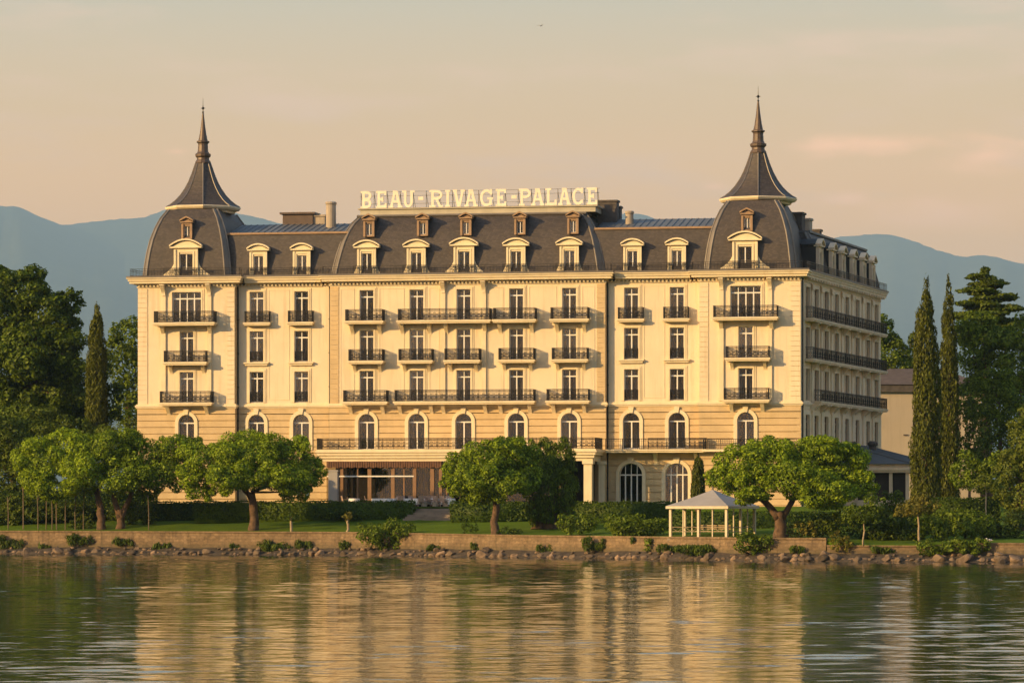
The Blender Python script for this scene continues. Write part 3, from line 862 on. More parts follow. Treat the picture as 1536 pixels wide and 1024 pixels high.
def smooth_rings(pts, n=10):
    zs_ = [p_[1] for p_ in pts]; out = []
    for i in range(n + 1):
        z = zs_[0] + (zs_[-1] - zs_[0]) * i / n
        # quadratic-ish smoothing between the measured points
        out.append((float(np.interp(z, zs_, [p_[0] for p_ in pts])), z))
    return out
CR = [(0, 26.1), (0.17, 27.1), (0.42, 28.2), (0.72, 29.3), (1.1, 30.3), (1.55, 31.1), (2.1, 31.75)]
croof = mansard(C0 + 0.1, C1 - 0.1, YC - 0.25, 14.0, CR, 0.55)
DR = [(0, 26.1), (0.10, 27.2), (0.28, 28.5), (0.52, 29.7), (0.86, 30.8), (1.28, 31.8), (1.85, 32.7)]
for (x0, x1) in ((LTx0, LTx1), (RTx0, RTx1)):
    w = x1 - x0
    dome = mansard(x0 + 0.45, x1 - 0.45, YT - 0.2, YT + w + 1.8, DR, 0.45, name='dome_roof')
    cx_, cy_ = (x0 + x1) / 2 + 0.1, YT - 0.2 + (w + 2.0) / 2
    ring = MB(); rot = math.atan2(CY - cy_, CX - cx_)
    ring.lathe(cx_, cy_, [(3.05, 32.55), (3.15, 32.74), (3.45, 32.82), (3.62, 32.98), (3.66, 33.12), (3.6, 33.17)], 8, rot)
    hp('dome_cornice', ring, TRIM)
    sp = MB()
    prof_ = [(3.58, 33.173), (3.2, 33.38), (2.72, 33.75), (2.2, 34.3), (1.75, 34.95), (1.38, 35.65), (1.06, 36.45), (0.82, 37.15), (0.74, 37.4)]
    sp.lathe(cx_, cy_, prof_, 8, rot)
    so = hp('spire', sp, SLATE)
    rb = MB()
    for k in range(8):
        a = rot + k * math.pi / 4
        rb.tube([(cx_ + r * math.cos(a), cy_ + r * math.sin(a), z + 0.02) for r, z in prof_], 0.055, 5)
    link('ridge_roll', rb.mesh('ridge_roll', ZINC), so)
    nk = MB()
    nk.lathe(cx_, cy_, [(0.74, 37.38), (0.78, 37.5), (0.72, 37.65), (0.62, 37.75), (0.60, 37.95), (0.76, 38.1), (0.78, 38.3), (0.60, 38.42), (0.52, 38.6), (0.48, 39.2), (0.50, 39.35), (0.64, 39.45), (0.64, 39.55),
                        (0.46, 39.62), (0.34, 40.2), (0.22, 41.0), (0.13, 41.8), (0.08, 42.3)], 12)
    link('spire_neck', nk.mesh('spire_neck', SPIREM, False), so)
    fn = MB()
    fn.lathe(cx_, cy_, [(0.05, 42.25), (0.11, 42.35), (0.05, 42.45), (0.035, 42.6), (0.10, 42.68), (0.13, 42.76), (0.10, 42.84), (0.03, 42.92), (0.02, 43.3), (0.01, 43.75)], 8)
    fn.box(cx_ - 0.22, cx_ + 0.22, cy_ - 0.02, cy_ + 0.02, 42.74, 42.78)
    link('finial', fn.mesh('finial', IRON), so)
# wings: steep slate front and a seamed metal roof above
for x0, x1 in ((LTx1, C0), (C1, RTx0)):
    xa, xb = x0 - 1.2, x1 + 1.5
    mb = MB()
    mb.add([(xa, YW - 0.35, 26.1), (xb, YW - 0.35, 26.1), (xb, YW + 0.55, 30.15), (xa, YW + 0.55, 30.15), (xa, 14, 26.1), (xb, 14, 26.1), (xb, 14, 30.15), (xa, 14, 30.15)],
           [(0, 1, 2, 3), (5, 4, 7, 6), (1, 5, 6, 2), (4, 0, 3, 7)])
    o = hp('mansard_roof', mb, SLATE)
    zf = MB(); zf.box(xa, xb, YW + 0.42, YW + 0.75, 30.153, 30.34); link('roof_curb', zf.mesh('roof_curb', DARKDORM), o)
    fr_ = MB()
    ya, yb_, za, zb = YW + 0.755, YW + 6.5, 30.2, 31.55
    fr_.add([(xa, ya, za), (xb, ya, za), (xb, yb_, zb), (xa, yb_, zb), (xa, 14, 30.2), (xb, 14, 30.2)], [(0, 1, 2, 3), (3, 2, 5, 4)])
    xx = xa + 0.3
    while xx < xb:
        fr_.tube([(xx, ya + .05, za + 0.03), (xx, yb_, zb + 0.03)], 0.035, 4); xx += 0.62
    link('metal_roof', fr_.mesh('metal_roof', FLATROOF), o)
# parapet under the roof sign
sx0, sx1 = X(541, YC + 2.0), X(891, YC + 2.0)
mb = MB(); mb.box(C0 + 2.2, C1 - 2.2, YC + 2.0, YC + 12, 31.755, 31.95); mb.box(sx0 - 0.1, sx1 + 0.1, YC + 2.25, YC + 11.6, 31.953, 32.45)
mb.box(sx0 - 0.3, sx1 + 0.3, YC + 2.1, YC + 11.8, 32.453, 32.56)
hp('roof_parapet', mb, PARAPET)
mb = MB(); mb.tube([(C0 + 2.15, YC + 2.0, 31.82), (C1 - 2.15, YC + 2.0, 31.82)], 0.12, 8); hp('ridge_roll', mb, ZINC)
# -------- dormers
def dormer_meshes(w, h, hood, flare, m, pointed=False, depth=2.6):
    """front at y=0; returns body, frame, pane, lead roof"""
    th_ = 0.24; b_ = MB(); ww = w * 0.56; wz0, wz1 = 0.14, h * 0.80
    b_.box(-w / 2, -ww / 2, 0, th_, 0, h); b_.box(ww / 2, w / 2, 0, th_, 0, h)
    b_.box(-ww / 2, ww / 2, 0, th_, wz1, h); b_.box(-ww / 2, ww / 2, 0, th_, 0, wz0)
    for sx in (-1, 1):
        xa, xb = sorted((sx * (ww / 2 + 0.04), sx * (ww / 2 + 0.18))); b_.box(xa, xb, -0.07, -0.002, 0.1, wz1 + 0.15)
        xa, xb = sorted((sx * (w / 2 - 0.16), sx * (w / 2 + 0.03))); b_.box(xa, xb, -0.12, -0.003, 0, h - 0.12)
        if flare:
            pts = [(w / 2, 0), (w / 2 + flare, 0), (w / 2 + flare, 0.22)]
            for k in range(1, 9):
                t = k / 8
                pts.append((w / 2 + flare * (1 - t) ** 2.2 + 0.001, 0.22 + (h * 0.62 - 0.22) * t))
            if sx < 0: pts = [(-x_, z_) for x_, z_ in reversed(pts)]
            b_.prism(pts, 0.06, 0.5)
    b_.box(-ww / 2 - 0.18, ww / 2 + 0.18, -0.07, -0.004, wz1 + 0.15, wz1 + 0.27)
    hw = hood / 2; rise = hood * (0.19 if not pointed else 0.26); n = 12
    b_.box(-hw + 0.04, hw - 0.04, -0.24, 0.42, h + 0.002, h + 0.13)
    top = []
    for i in range(n + 1):
        t = -1 + 2 * i / n
        z_ = (1 - t * t) if not pointed else (1 - abs(t)) * 0.75 + 0.25 * (1 - t * t)
        top.append((t * hw, h + 0.13 + rise * z_))
    th = 0.15
    tym = [(x_ * 0.9, max(h + 0.131, z_ - th * 0.5)) for x_, z_ in top]
    b_.prism(tym[::-1], -0.10, 0.4)
    for i in range(n):
        (xa, za), (xb, zb) = top[i], top[i + 1]
        b_.prism([(xa, za), (xb, zb), (xb, zb + th), (xa, za + th)], -0.32, 0.25)
    body = b_.mesh('dormer', m)
    r_ = MB()
    for i in range(n):
        (xa, za), (xb, zb) = top[i], top[i + 1]
        r_.prism([(xa, za + 0.01), (xb, zb + 0.01), (xb, zb + th - 0.02), (xa, za + th - 0.02)], 0.252, depth)
    r_.box(-w / 2 + .03, -w / 2 + .15, th_ + .002, depth, 0, h + .1); r_.box(w / 2 - .15, w / 2 - .03, th_ + .002, depth, 0, h + .1); r_.box(-w / 2 + .152, w / 2 - .152, 1.0, 1.1, 0, h + .1)
    f_ = MB(); t = 0.05
    f_.box(-ww / 2, -ww / 2 + t, 0.16, 0.22, wz0, wz1); f_.box(ww / 2 - t, ww / 2, 0.16, 0.22, wz0, wz1)
    f_.box(-ww / 2 + t, ww / 2 - t, 0.16, 0.22, wz0, wz0 + t); f_.box(-ww / 2 + t, ww / 2 - t, 0.16, 0.22, wz1 - t, wz1)
    f_.box(-0.05, 0.05, 0.15, 0.23, wz0 + t, wz1 - t)
    p_ = MB(); p_.box(-ww / 2 + .005, ww / 2 - .005, 0.18, 0.19, wz0, wz1)
    c_ = MB(); c_.box(-ww / 2 + .02, -ww / 2 + ww * 0.36, 0.5, 0.55, wz0, wz1); c_.box(ww / 2 - ww * 0.3, ww / 2 - .02, 0.5, 0.55, wz0, wz1)
    return body, f_.mesh('window_frame', WHITE), p_.mesh('pane', GLASS), r_.mesh('dormer_roof', LEAD), c_.mesh('curtain', CURT)
def dormer(ms, x, y, z, frame=I4):
    o = link('dormer', ms[0], hotel, frame @ T((x, y, z)), HINV)
    link('window_frame', ms[1], o); link('pane', ms[2], o); link('dormer_roof', ms[3], o); link('curtain', ms[4], o)
D_BIG = dormer_meshes(1.75, 2.55, 2.55, 0.35, DORM)
D_FLARE = dormer_meshes(1.9, 2.62, 2.75, 0.85, DORM)
D_DOME = dormer_meshes(2.3, 2.75, 3.2, 1.15, DORM)
D_WING = dormer_meshes(1.65, 2.45, 2.2, 0, DORM)
D_SMALL = dormer_meshes(1.0, 1.55, 1.32, 0.0, DARKDORM, True, 2.2)
D_SIDE = dormer_meshes(1.6, 2.6, 2.0, 0.0, SIDETRIM, True, 2.6)
for i, p_ in enumerate((550, 624.5, 696, 774, 854)):
    yf = YC - 0.30
    dormer(D_FLARE if i == 2 else D_BIG, X(p_, yf), yf, 26.1)
for i, p_ in enumerate((553.5, 634, 699, 780, 859.5)):
    yf = YC + 0.42
    dormer(D_SMALL, X(p_, yf), yf, 29.75)
for p_ in (388, 453, 949, 1015.5): dormer(D_WING, X(p_, -0.3), -0.38, 26.1)
for p_, q_ in ((279, 281.5), (1117.5, 1121)):
    dormer(D_DOME, X(p_, YT - .3), YT - 0.28, 26.1); dormer(D_SMALL, X(q_, YT + .6), YT + 0.35, 29.75)
# -------- roof edge railing, chimneys, pipes
rp = MB()
path = [(LTx0 - 0.6, 4), (LTx0 - 0.6, YT - 0.6), (LTx1 + 0.6, YT - 0.6), (LTx1 + 0.6, YW - 0.6), (C0 - 0.6, YW - 0.6), (C0 - 0.6, YC - 0.6), (C1 + 0.6, YC - 0.6), (C1 + 0.6, YW - 0.6),
        (RTx0 - 0.6, YW - 0.6), (RTx0 - 0.6, YT - 0.6), (RTx1 + 0.55, YT - 0.6)]
railing(rp, path, ZC + 0.13, 0.72, 0.3, False, 0.6)
railing(rp, [tuple((SIDE @ Vector((s_, -0.6, 0)))[:2]) for s_ in (0.0, SL + 0.2)], ZC + 0.13, 0.72, 0.3, False, 0.8)
for c_, yf in ((cols_lt, YT), (cols_rt, YT)): railing(rp, [(c_ - 2.1, yf - 0.68), (c_ + 2.1, yf - 0.68)], ZC + 0.13, 0.78, 0.2, True, 0.6)
for p_ in (550, 624.5, 696, 774, 854): c_ = X(p_, YC - .3); railing(rp, [(c_ - 1.25, YC - 0.68), (c_ + 1.25, YC - 0.68)], ZC + 0.13, 0.78, 0.2, True, 0.6)
for p_ in (388, 453, 949, 1015.5): c_ = X(p_, -0.3); railing(rp, [(c_ - 0.95, YW - 0.68), (c_ + 0.95, YW - 0.68)], ZC + 0.13, 0.78, 0.2, True, 0.6)
hp('roof_railing', rp, IRON)
def chimney(pa, pb, ptop, Y, zb, m, depth=1.2, round_=False, cap=0.1):
    x0, x1 = X(pa, Y), X(pb, Y); dpt = (Vector(((x0 + x1) / 2 - CX, Y - CY))).dot(Vector((-sA, cA)))
    zt = zz(ptop, dpt); mb = MB()
    if round_:
        r = (x1 - x0) / 2; c_ = (x0 + x1) / 2
        mb.lathe(c_, Y + r, [(r * .88, zb), (r * .86, zt - 0.3), (r, zt - 0.22), (r, zt - 0.08), (r * 0.8, zt)], 16)
    else:
        mb.box(x0, x1, Y, Y + depth, zb, zt - 0.18); mb.box(x0 - cap, x1 + cap, Y - cap, Y + depth + cap, zt - 0.178, zt)
    hp('chimney', mb, m, smooth=False)
chimney(424, 469, 318.5, 6.6, 30.5, SPIREM, 2.0, cap=0.25); chimney(470, 487, 322, 6.8, 30.5, FLUE, 1.2); chimney(486, 503, 302, 4.0, 30.5, FLUE, round_=True)
chimney(936, 950, 316, 3.5, 30.5, FLUE, round_=True); chimney(895, 925, 300, 5.0, 29.0, CHIM, 1.4)
chimney(912, 930, 309, 7.5, 29.0, CHIM, 1.2)
def pipe(px, Y, z1=25.5, frame=None):
    x_ = X(px, Y); mb = MB(); mb.tube([(x_, Y, 4.3), (x_, Y, z1 - 0.7), (x_ - 0.05, Y - 0.1, z1)], 0.065, 8)
    z = 6
    while z < z1 - 1: mb.box(x_ - 0.1, x_ + 0.1, Y - 0.1, Y + 0.1, z, z + 0.06); z += 3.2
    hp('downpipe', mb, IRON)
pipe(357, -0.12); pipe(494.5, -0.25); pipe(911.5, -0.12)
mb = MB(); mb.tube([(0.35, -0.12, 4.3), (0.35, -0.12, 25.5)], 0.07, 8); hp('downpipe', mb, IRON, frame=SIDE)
# -------- the shaded side facade
scols = [S(p_) for p_ in (1211, 1224, 1239, 1254.5, 1270, 1285.5, 1301.5, 1314)]
SW = 1.75
mb = MB(); wall(mb, 0, SL, 13.75, 25.3, [(c_, SW, fl, fl + WH - .02, False) for c_ in scols for fl in (FL4, FL3, FL2)], 0.0)
hp('wall', mb, SIDEPL, frame=SIDE, label='pale plaster wall of the shaded side wing')
mb = MB(); wall(mb, 0, SL + 0.05, Z0 - 1.2, 13.62, [(c_, SW, FL1 + 0.3, FL1 + 3.2, False) for c_ in scols], -0.06, 0.46, 0.93, 0.04, 0.04)
hp('rusticated_wall', mb, SIDEPL, frame=SIDE)
mb = MB(); mb.box(SL - 0.4, SL, 0.42, 13, 13.75, 25.3); mb.box(SL - 0.4, SL, 0.42, 13, Z0, 13.6); hp('wall', mb, SIDEPL, frame=SIDE)
for c_ in scols:
    for fl in (FL4, FL3, FL2): window('window', c_, fl, 0, SW, h_, frame=SIDE, sidetone=True)
    window('window', c_, FL1 + 0.3, 0, SW, 2.9, frame=SIDE, sidetone=True, surround=False)
mids = [(a + b_) / 2 for a, b_ in zip(scols, scols[1:])]
mb = MB()
for c_ in mids:
    mb.box(c_ - 0.4, c_ + 0.4, -0.14, -0.002, 14.05, 25.1); mb.box(c_ - 0.5, c_ + 0.5, -0.24, -0.142, 24.5, 25.0)
    mb.box(c_ - 0.4, c_ + 0.4, -0.20, -0.062, 4.4, 13.6)
hp('pilaster', mb, SIDETRIM, frame=SIDE)
s0 = S(1207.5)
for fl, a, b_ in ((FL4, s0, SL - 0.7), (FL3, s0, SL - 0.7), (FL2, S(1219), SL - 0.5)):
    balcony(a, b_, fl, 0, 0.75, mids if fl != FL2 else [m_ + dx for m_ in mids for dx in (-0.6, 0.6)], BR_SIDE, SIDE, SIDETRIM, pitch=0.26)
for fl in ():
    g = MB()           # ornamental iron screens on the side balconies
    for k in range(7):
        xx = s0 + 1.0 + (SL - s0 - 3) * k / 6
        if fl == FL2 and k == 0: continue
        g.box(xx, xx + 2.6, -1.045, -1.03, fl + 0.12, fl + 0.85) if k % 2 == 0 else None
# side mansard
SR = [(0, 26.1), (0.12, 27.0), (0.36, 28.2), (0.7, 29.4), (1.1, 30.0)]
o = mansard(7.4, SL - 0.2, 0.0, 12.6, [(0, 26.1), (0.16, 27.2), (0.42, 28.4), (0.72, 29.4), (1.15, 30.2)], 0.4, frame=SIDE)
mb = MB(); mb.box(9.0, SL - 1.3, 1.1, 11, 30.203, 30.40); hp('roof_curb', mb, FLATROOF, frame=SIDE)
for p_ in (1227, 1246, 1261, 1277, 1292, 1306): dormer(D_SIDE, S(p_), -0.22, 26.1, SIDE)
def sbox(name, a, b_, y0, y1, z0, z1, m):
    mb = MB(); mb.box(a, b_, y0, y1, z0, z1); mb.box(a - .1, b_ + .1, y0 - .1, y1 + .1, z1 + .002, z1 + .2); hp(name, mb, m, frame=SIDE)
sbox('chimney', 9.5, 11.0, 2.0, 3.2, 29.5, 32.0, CHIM); sbox('chimney', 12.0, 13.2, 1.8, 2.8, 29.5, 31.6, FLUE)
sbox('chimney', 22.0, 23.0, 3.0, 3.8, 30.0, 31.3, CHIM)
# -------- ground-floor restaurant under the terrace
YP = -5.2
rx0, rx1 = X(481, YP), X(889, YP)
mb = MB()
for z0, z1, p_ in ((8.50, 8.78, 0.0), (8.783, 9.05, 0.16), (9.053, 9.30, 0.30), (9.303, 9.46, 0.42), (9.463, 9.6, 0.34)):
    mb.box(rx0 - p_, rx1 + p_, YP - p_, YC - 0.1 if z0 > 9 else YP + 0.5, z0, z1)
mb.box(rx0, rx0 + 0.5, YP + 0.5, YC - 0.1, 8.5, 9.04); mb.box(rx1 - 0.5, rx1, YP + 0.5, YC - 0.1, 8.5, 9.04)
terr = hp('terrace_roof', mb, TRIM)
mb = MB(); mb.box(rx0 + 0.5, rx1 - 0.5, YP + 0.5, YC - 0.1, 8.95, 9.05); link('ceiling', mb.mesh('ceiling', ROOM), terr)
g = MB(); railing(g, [(rx0 - 0.9, YC - 0.2), (rx0 - 0.3, YP - 0.2), (rx1 + 0.25, YP - 0.2), (rx1 + 0.25, YC - 0.7)], 9.6, 1.05, 0.13); hp('terrace_railing', g, IRON)
# scalloped awning valance
av = MB(); xa, xb = X(490, YP), X(662, YP); n = 96
for i in range(n):
    x0 = xa + (xb - xa) * i / n; x1 = xa + (xb - xa) * (i + 1) / n
    fold = 0.05 if i % 2 else 0.0; dz = 0.10 * math.sin(math.pi * ((i % 6) + 0.5) / 6)
    av.box(x0, x1, YP - 0.06 - fold, YP - 0.03, 7.98 - dz, 8.498)
hp('awning', av, AWN)
# posts, transom, glass, drapes
gp = YP + 0.25
for p_, w in ((513, 0.28), (554.5, 0.36), (589.5, 0.34), (622, 0.34), (648.5, 0.36), (661, 0.3)):
    mb = MB(); x_ = X(p_, gp); mb.box(x_ - w / 2, x_ + w / 2, gp - 0.1, gp + 0.15, Z0, 8.498); hp('post', mb, WOODF)
for p_ in (536.5, 606, 670, 690, 720, 760, 800, 840):
    mb = MB(); x_ = X(p_, gp); mb.box(x_ - 0.06, x_ + 0.06, gp - 0.04, gp + 0.06, Z0, 8.498); hp('mullion', mb, WOODF)
mb = MB(); mb.box(X(491, gp), X(621, gp), gp - 0.13, gp - 0.102, 7.05, 7.17); hp('transom', mb, WHITE)
mb = MB(); mb.box(rx0 + 0.5, X(866, gp), gp + 0.02, gp + 0.03, Z0, 8.49); hp('glazing', mb, GLASS)
dr = MB()
def drape(pa, pb, z0, z1, yo):
    x0, x1 = X(pa, gp), X(pb, gp); n = max(4, int((x1 - x0) / 0.13))
    for i in range(n):
        a = x0 + (x1 - x0) * i / n; b_ = x0 + (x1 - x0) * (i + 1) / n
        dr.box(a, b_ - 0.01, gp + yo + (0.07 if i % 2 else 0), gp + yo + 0.12, z0, z1)
for pa, pb in ((518, 523), (527, 531), (560, 566), (567, 575), (577, 583), (626, 631), (632, 640), (643, 646), (652, 656), (700, 712), (815, 822)): drape(pa, pb, Z0 + 0.1, 8.3, 0.7)
hp('drape', dr, DRAPE)
mb = MB(); mb.box(rx0 + 0.3, rx1 - 0.3, YP, YC, Z0 - 0.2, Z0 + 0.02); hp('terrace_floor', mb, PATHM)
mb = MB(); mb.box(rx0 + 0.5, rx1 - 0.5, gp + 3.7, gp + 3.8, Z0, 8.9); hp('dark_backing', mb, DARKROOM)  # added near-black sheet that darkens the restaurant's depth behind the glass
# pale piers and portico columns
mb = MB(); x0, x1 = X(494, YP - 1.2), X(507.5, YP - 1.2); mb.box(x0, x1, YP - 1.6, YP - 0.9, Z0 - 0.6, 7.55); mb.box(x0 - .05, x1 + .06, YP - 1.66, YP - 0.84, 7.552, 7.68); hp('pier', mb, TENT)
for p_, Y, w in ((882.5, YP + 0.35, 0.75), (903, YC - 1.0, 0.55), (886, YC - 0.9, 0.5)):
    x_ = X(p_, Y); mb = MB(); mb.box(x_ - w / 2, x_ + w / 2, Y - w / 2, Y + w / 2, Z0, 8.2); mb.box(x_ - w / 2 - .12, x_ + w / 2 + .12, Y - w / 2 - .12, Y + w / 2 + .12, 8.202, 8.497)
    mb.box(x_ - w / 2 - .08, x_ + w / 2 + .08, Y - w / 2 - .08, Y + w / 2 + .08, Z0 - .1, Z0 + 0.35); hp('column', mb, TRIM)
# long balcony of the right-hand bays
bx0, bx1 = rx1 + 0.6, X(1058, -1.6)
mb = MB(); mb.box(bx0, bx1, -1.62, -0.09, 9.30, 9.46); mb.box(bx0, bx1 + .06, -1.72, -0.09, 9.463, 9.6)
o = hp('balcony', mb, TRIM)
g = MB(); railing(g, [(bx0, -1.6), (X(972, -1.6), -1.6)], 9.6, 1.0, 0.2, False); railing(g, [(X(972, -1.6), -1.6), (bx1, -1.6), (bx1, YT - 0.05)], 9.6, 1.05, 0.11)
link('railing', g.mesh('railing', IRON), o)
for p_ in (984, 1045): link('bracket', BR_MID, o, T((X(p_, 0), -0.085, 9.298)))
mb = MB(); mb.box(RTx0 + 0.4, RTx1 + 0.2, YT - 0.95, YT - 0.09, 9.36, 9.58)
o = hp('balcony', mb, TRIM); g = MB(); railing(g, [(RTx0 + 0.5, YT - 0.9), (RTx1 + 0.1, YT - 0.9)], 9.58, 0.95, 0.2, False); link('railing', g.mesh('railing', IRON), o)
# low veranda against the side wing
vs0, vs1, vo = S(1252), S(1300), 7.2
mb = MB(); mb.box(vs0, vs1, -vo + 0.5, -0.1, Z0, 4.9)
mb.box(vs0 - .3, vs1, -vo - .3, -0.1, 7.55, 7.75); mb.box(vs0 - .45, vs1, -vo - .45, -0.1, 7.753, 8.0); mb.box(vs0 - 0.1, vs1, -vo - .1, -0.1, 8.003, 8.35)
ver = hp('veranda', mb, SIDETRIM, frame=SIDE)
r_ = MB()
r_.add([(vs0 - .5, -0.1, 8.353), (vs0 - .5, -vo - .5, 8.353), (vs1, -vo - .5, 8.353), (vs1, -0.1, 8.353), (vs0 + 2.5, -0.1, 10.3), (vs1, -0.1, 10.3)],
       [(1, 0, 4), (2, 1, 4, 5), (3, 2, 5), (0, 1, 2, 3)])
for k in range(12):
    t = k / 11; r_.tube([(vs0 - .5 + (vs1 - vs0) * t, -vo - .5, 8.39), (vs0 + 2.5 + (vs1 - vs0 - 2.5) * t, -0.15, 10.32)], 0.05, 4)
link('veranda_roof', r_.mesh('veranda_roof', FLATROOF), ver)
for yy in (-vo, -vo + 1.6, -vo + 3.4, -5.2 + 3.0):
    c_ = MB(); c_.box(vs0, vs0 + 0.3, yy, yy + 0.3, Z0, 7.55); link('column', c_.mesh('column', SIDETRIM), ver)
g = MB(); g.box(vs0 + 0.6, vs0 + 0.65, -vo + .2, -0.1, 4.9, 7.5); link('glazing', g.mesh('glazing', ROOM), ver)
for q in (0.35, 0.7):
    c_ = MB(); c_.lathe(vs0 + 8, -vo + 3 + q * 6, [(0.35, 8.6), (0.35, 10.2), (0.5, 10.3), (0.5, 10.5), (0.3, 10.7)], 10); link('vent', c_.mesh('vent', CHIM), ver)

# ================================================================== THE ROOF SIGN
def letter(ch, w, h, t, d):
    mb = MB(); k = [0]
    sx = w; th = t
    def pr(poly):
        mb.prism([(x_ * sx, z_ * h) for x_, z_ in poly], -k[0] * 0.003, d); k[0] += 1
    def rc(x0, z0, x1, z1): pr([(x0, z0), (x1, z0), (x1, z1), (x0, z1)])
    tx = th / sx; tz = th / h; st = 0.11         # stroke in unit widths and heights
    def dg(x0, z0, x1, z1, wd=None):
        wd = (wd or tx); pr([(x0 - wd / 2, z0), (x0 + wd / 2, z0), (x1 + wd / 2, z1), (x1 - wd / 2, z1)] if z1 > z0 else [(x1 - wd / 2, z1), (x1 + wd / 2, z1), (x0 + wd / 2, z0), (x0 - wd / 2, z0)])
    def arc(cx, cz, rx, rz, a0, a1, n=10):
        out = [(cx + rx * math.cos(R_(a0 + (a1 - a0) * i / n)), cz + rz * math.sin(R_(a0 + (a1 - a0) * i / n))) for i in range(n + 1)]
        inn = [(cx + (rx - tx) * math.cos(R_(a0 + (a1 - a0) * i / n)), cz + (rz - tz) * math.sin(R_(a0 + (a1 - a0) * i / n))) for i in range(n + 1)]
        for i in range(n):
            mb.prism([(p_[0] * sx, p_[1] * h) for p_ in (out[i], out[i + 1], inn[i + 1], inn[i])], -k[0] * 0.003, d)
        k[0] += 1
    def serif(x0, x1, top): rc(x0, 1 - st if top else 0, x1, 1 if top else st)
    s0 = 0.14; s1 = s0 + tx
    if ch in 'BERPLIC' or ch == 'L':
        pass
    if ch in 'BREPL':
        rc(s0, 0, s1, 1)
        serif(0, s0, True); serif(0, s0, False)
    if ch == 'B':
        for cz, rz in ((0.735, 0.265), (0.275, 0.275)):
            rc(s1, cz + rz - tz, 0.58, cz + rz); rc(s1, cz - rz, 0.58, cz - rz + tz) if cz < 0.5 else None
            arc(0.58, cz, 0.40, rz, -90, 90)
        rc(s1, 0.47, 0.58, 0.47 + tz * 0.9)
    if ch == 'E':
        rc(s1, 1 - tz, 0.97, 1); rc(s1, 0, 1.0, tz); rc(s1, 0.5 - tz / 2, 0.70, 0.5 + tz / 2)
        rc(0.97 - tx * .75, 0.74, 0.97, 1 - tz); rc(1 - tx * .75, tz, 1.0, 0.27); rc(0.70 - tx * .6, 0.36, 0.70, 0.64)
    if ch == 'L':
        rc(s1, 0, 1.0, tz); rc(1 - tx * .8, tz, 1.0, 0.33); serif(s1, s1 + 0.16, True)
    if ch in 'RP':
        rc(s1, 1 - tz, 0.58, 1); rc(s1, 0.44, 0.58, 0.44 + tz); arc(0.58, 0.72, 0.40, 0.28, -90, 90)
        serif(s1, s1 + 0.14, False)
    if ch == 'R': dg(0.83, 0.0, 0.55, 0.46); serif(0.70, 1.02, False)
    if ch == 'P': pass
    if ch == 'I': rc(0.5 - tx / 2, 0, 0.5 + tx / 2, 1); serif(0.0, 1.0, True); serif(0.0, 1.0, False)
    if ch == 'A':
        dg(0.17, 0, 0.46, 1.0, tx * .92); dg(0.83, 0, 0.54, 1.0, tx * 1.08); rc(0.29, 0.30, 0.71, 0.30 + tz * .85); serif(0.0, 0.34, False); serif(0.66, 1.0, False); serif(0.30, 0.50, True)
    if ch == 'V':
        dg(0.47, 0, 0.17, 1.0, tx * 1.08); dg(0.53, 0, 0.83, 1.0, tx * .92); serif(0.0, 0.36, True); serif(0.64, 1.0, True)
    if ch == 'U':
        rc(0.14, 0.34, 0.14 + tx, 1); rc(0.86 - tx, 0.34, 0.86, 1); arc(0.5, 0.36, 0.36, 0.36, 180, 360); serif(0.0, 0.36, True); serif(0.64, 1.0, True)
    if ch in 'CG':
        arc(0.52, 0.5, 0.5, 0.5, 42, 318, 18); rc(0.90 - tx * .7, 0.68, 0.92, 1.0)
        if ch == 'G': rc(0.92 - tx, 0.08, 0.92, 0.44); rc(0.56, 0.40, 1.0, 0.40 + tz * .8)
        else: rc(0.90 - tx * .7, 0.10, 0.92, 0.30)
    if ch == '-': rc(0, 0.43, 1, 0.43 + tz)
    return mb
YS = YC + 2.55
sz = 32.60
spos = [('B', 541, 557.5), ('E', 564, 580), ('A', 583, 603.5), ('U', 603, 622), ('-', 627.5, 635), ('R', 644, 664), ('I', 667.5, 675.5), ('V', 679, 697.5), ('A', 696.5, 716.5), ('G', 719.5, 739.5), ('E', 743.5, 759.5),
        ('-', 767, 775), ('P', 778, 796.5), ('A', 796.5, 816.5), ('L', 818, 835), ('A', 837, 856.5), ('C', 858, 876), ('E', 880, 896)]
lx0, lx1 = X(541, YS), X(896, YS)
sign = thing('rooftop_sign', ((lx0 + lx1) / 2, YS, 32.56), 'long line of cream slab-serif letters standing along the central roof', 'sign')
SINV = T((-(lx0 + lx1) / 2, -YS, -32.56))
for ch, a, b_ in spos:
    x0, x1 = X(a, YS), X(b_, YS)
    mb = letter(ch, x1 - x0, 1.62, 0.25 if ch != '-' else 0.32, 0.12)
    link('letter', mb.mesh('letter', SIGNM), sign, T((x0, YS, sz + 0.02)), SINV)
fr_ = MB(); fr_.box(lx0 - .1, lx1 + .1, YS - 0.08, YS + 0.25, 32.562, 32.612)
for z_ in (33.0, 33.75, 34.15): fr_.box(lx0 - .1, lx1 + .2, YS + 0.16, YS + 0.19, z_, z_ + 0.025)
for k in range(19):
    xx = lx0 + (lx1 - lx0) * k / 18; fr_.box(xx - .02, xx + .02, YS + 0.192, YS + 0.23, 32.612, 34.2)
    fr_.tube([(xx, YS + 0.24, 34.0), (xx, YS + 1.3, 32.58)], 0.02, 4)
link('sign_frame', fr_.mesh('sign_frame', CHIM), sign, I4, SINV)

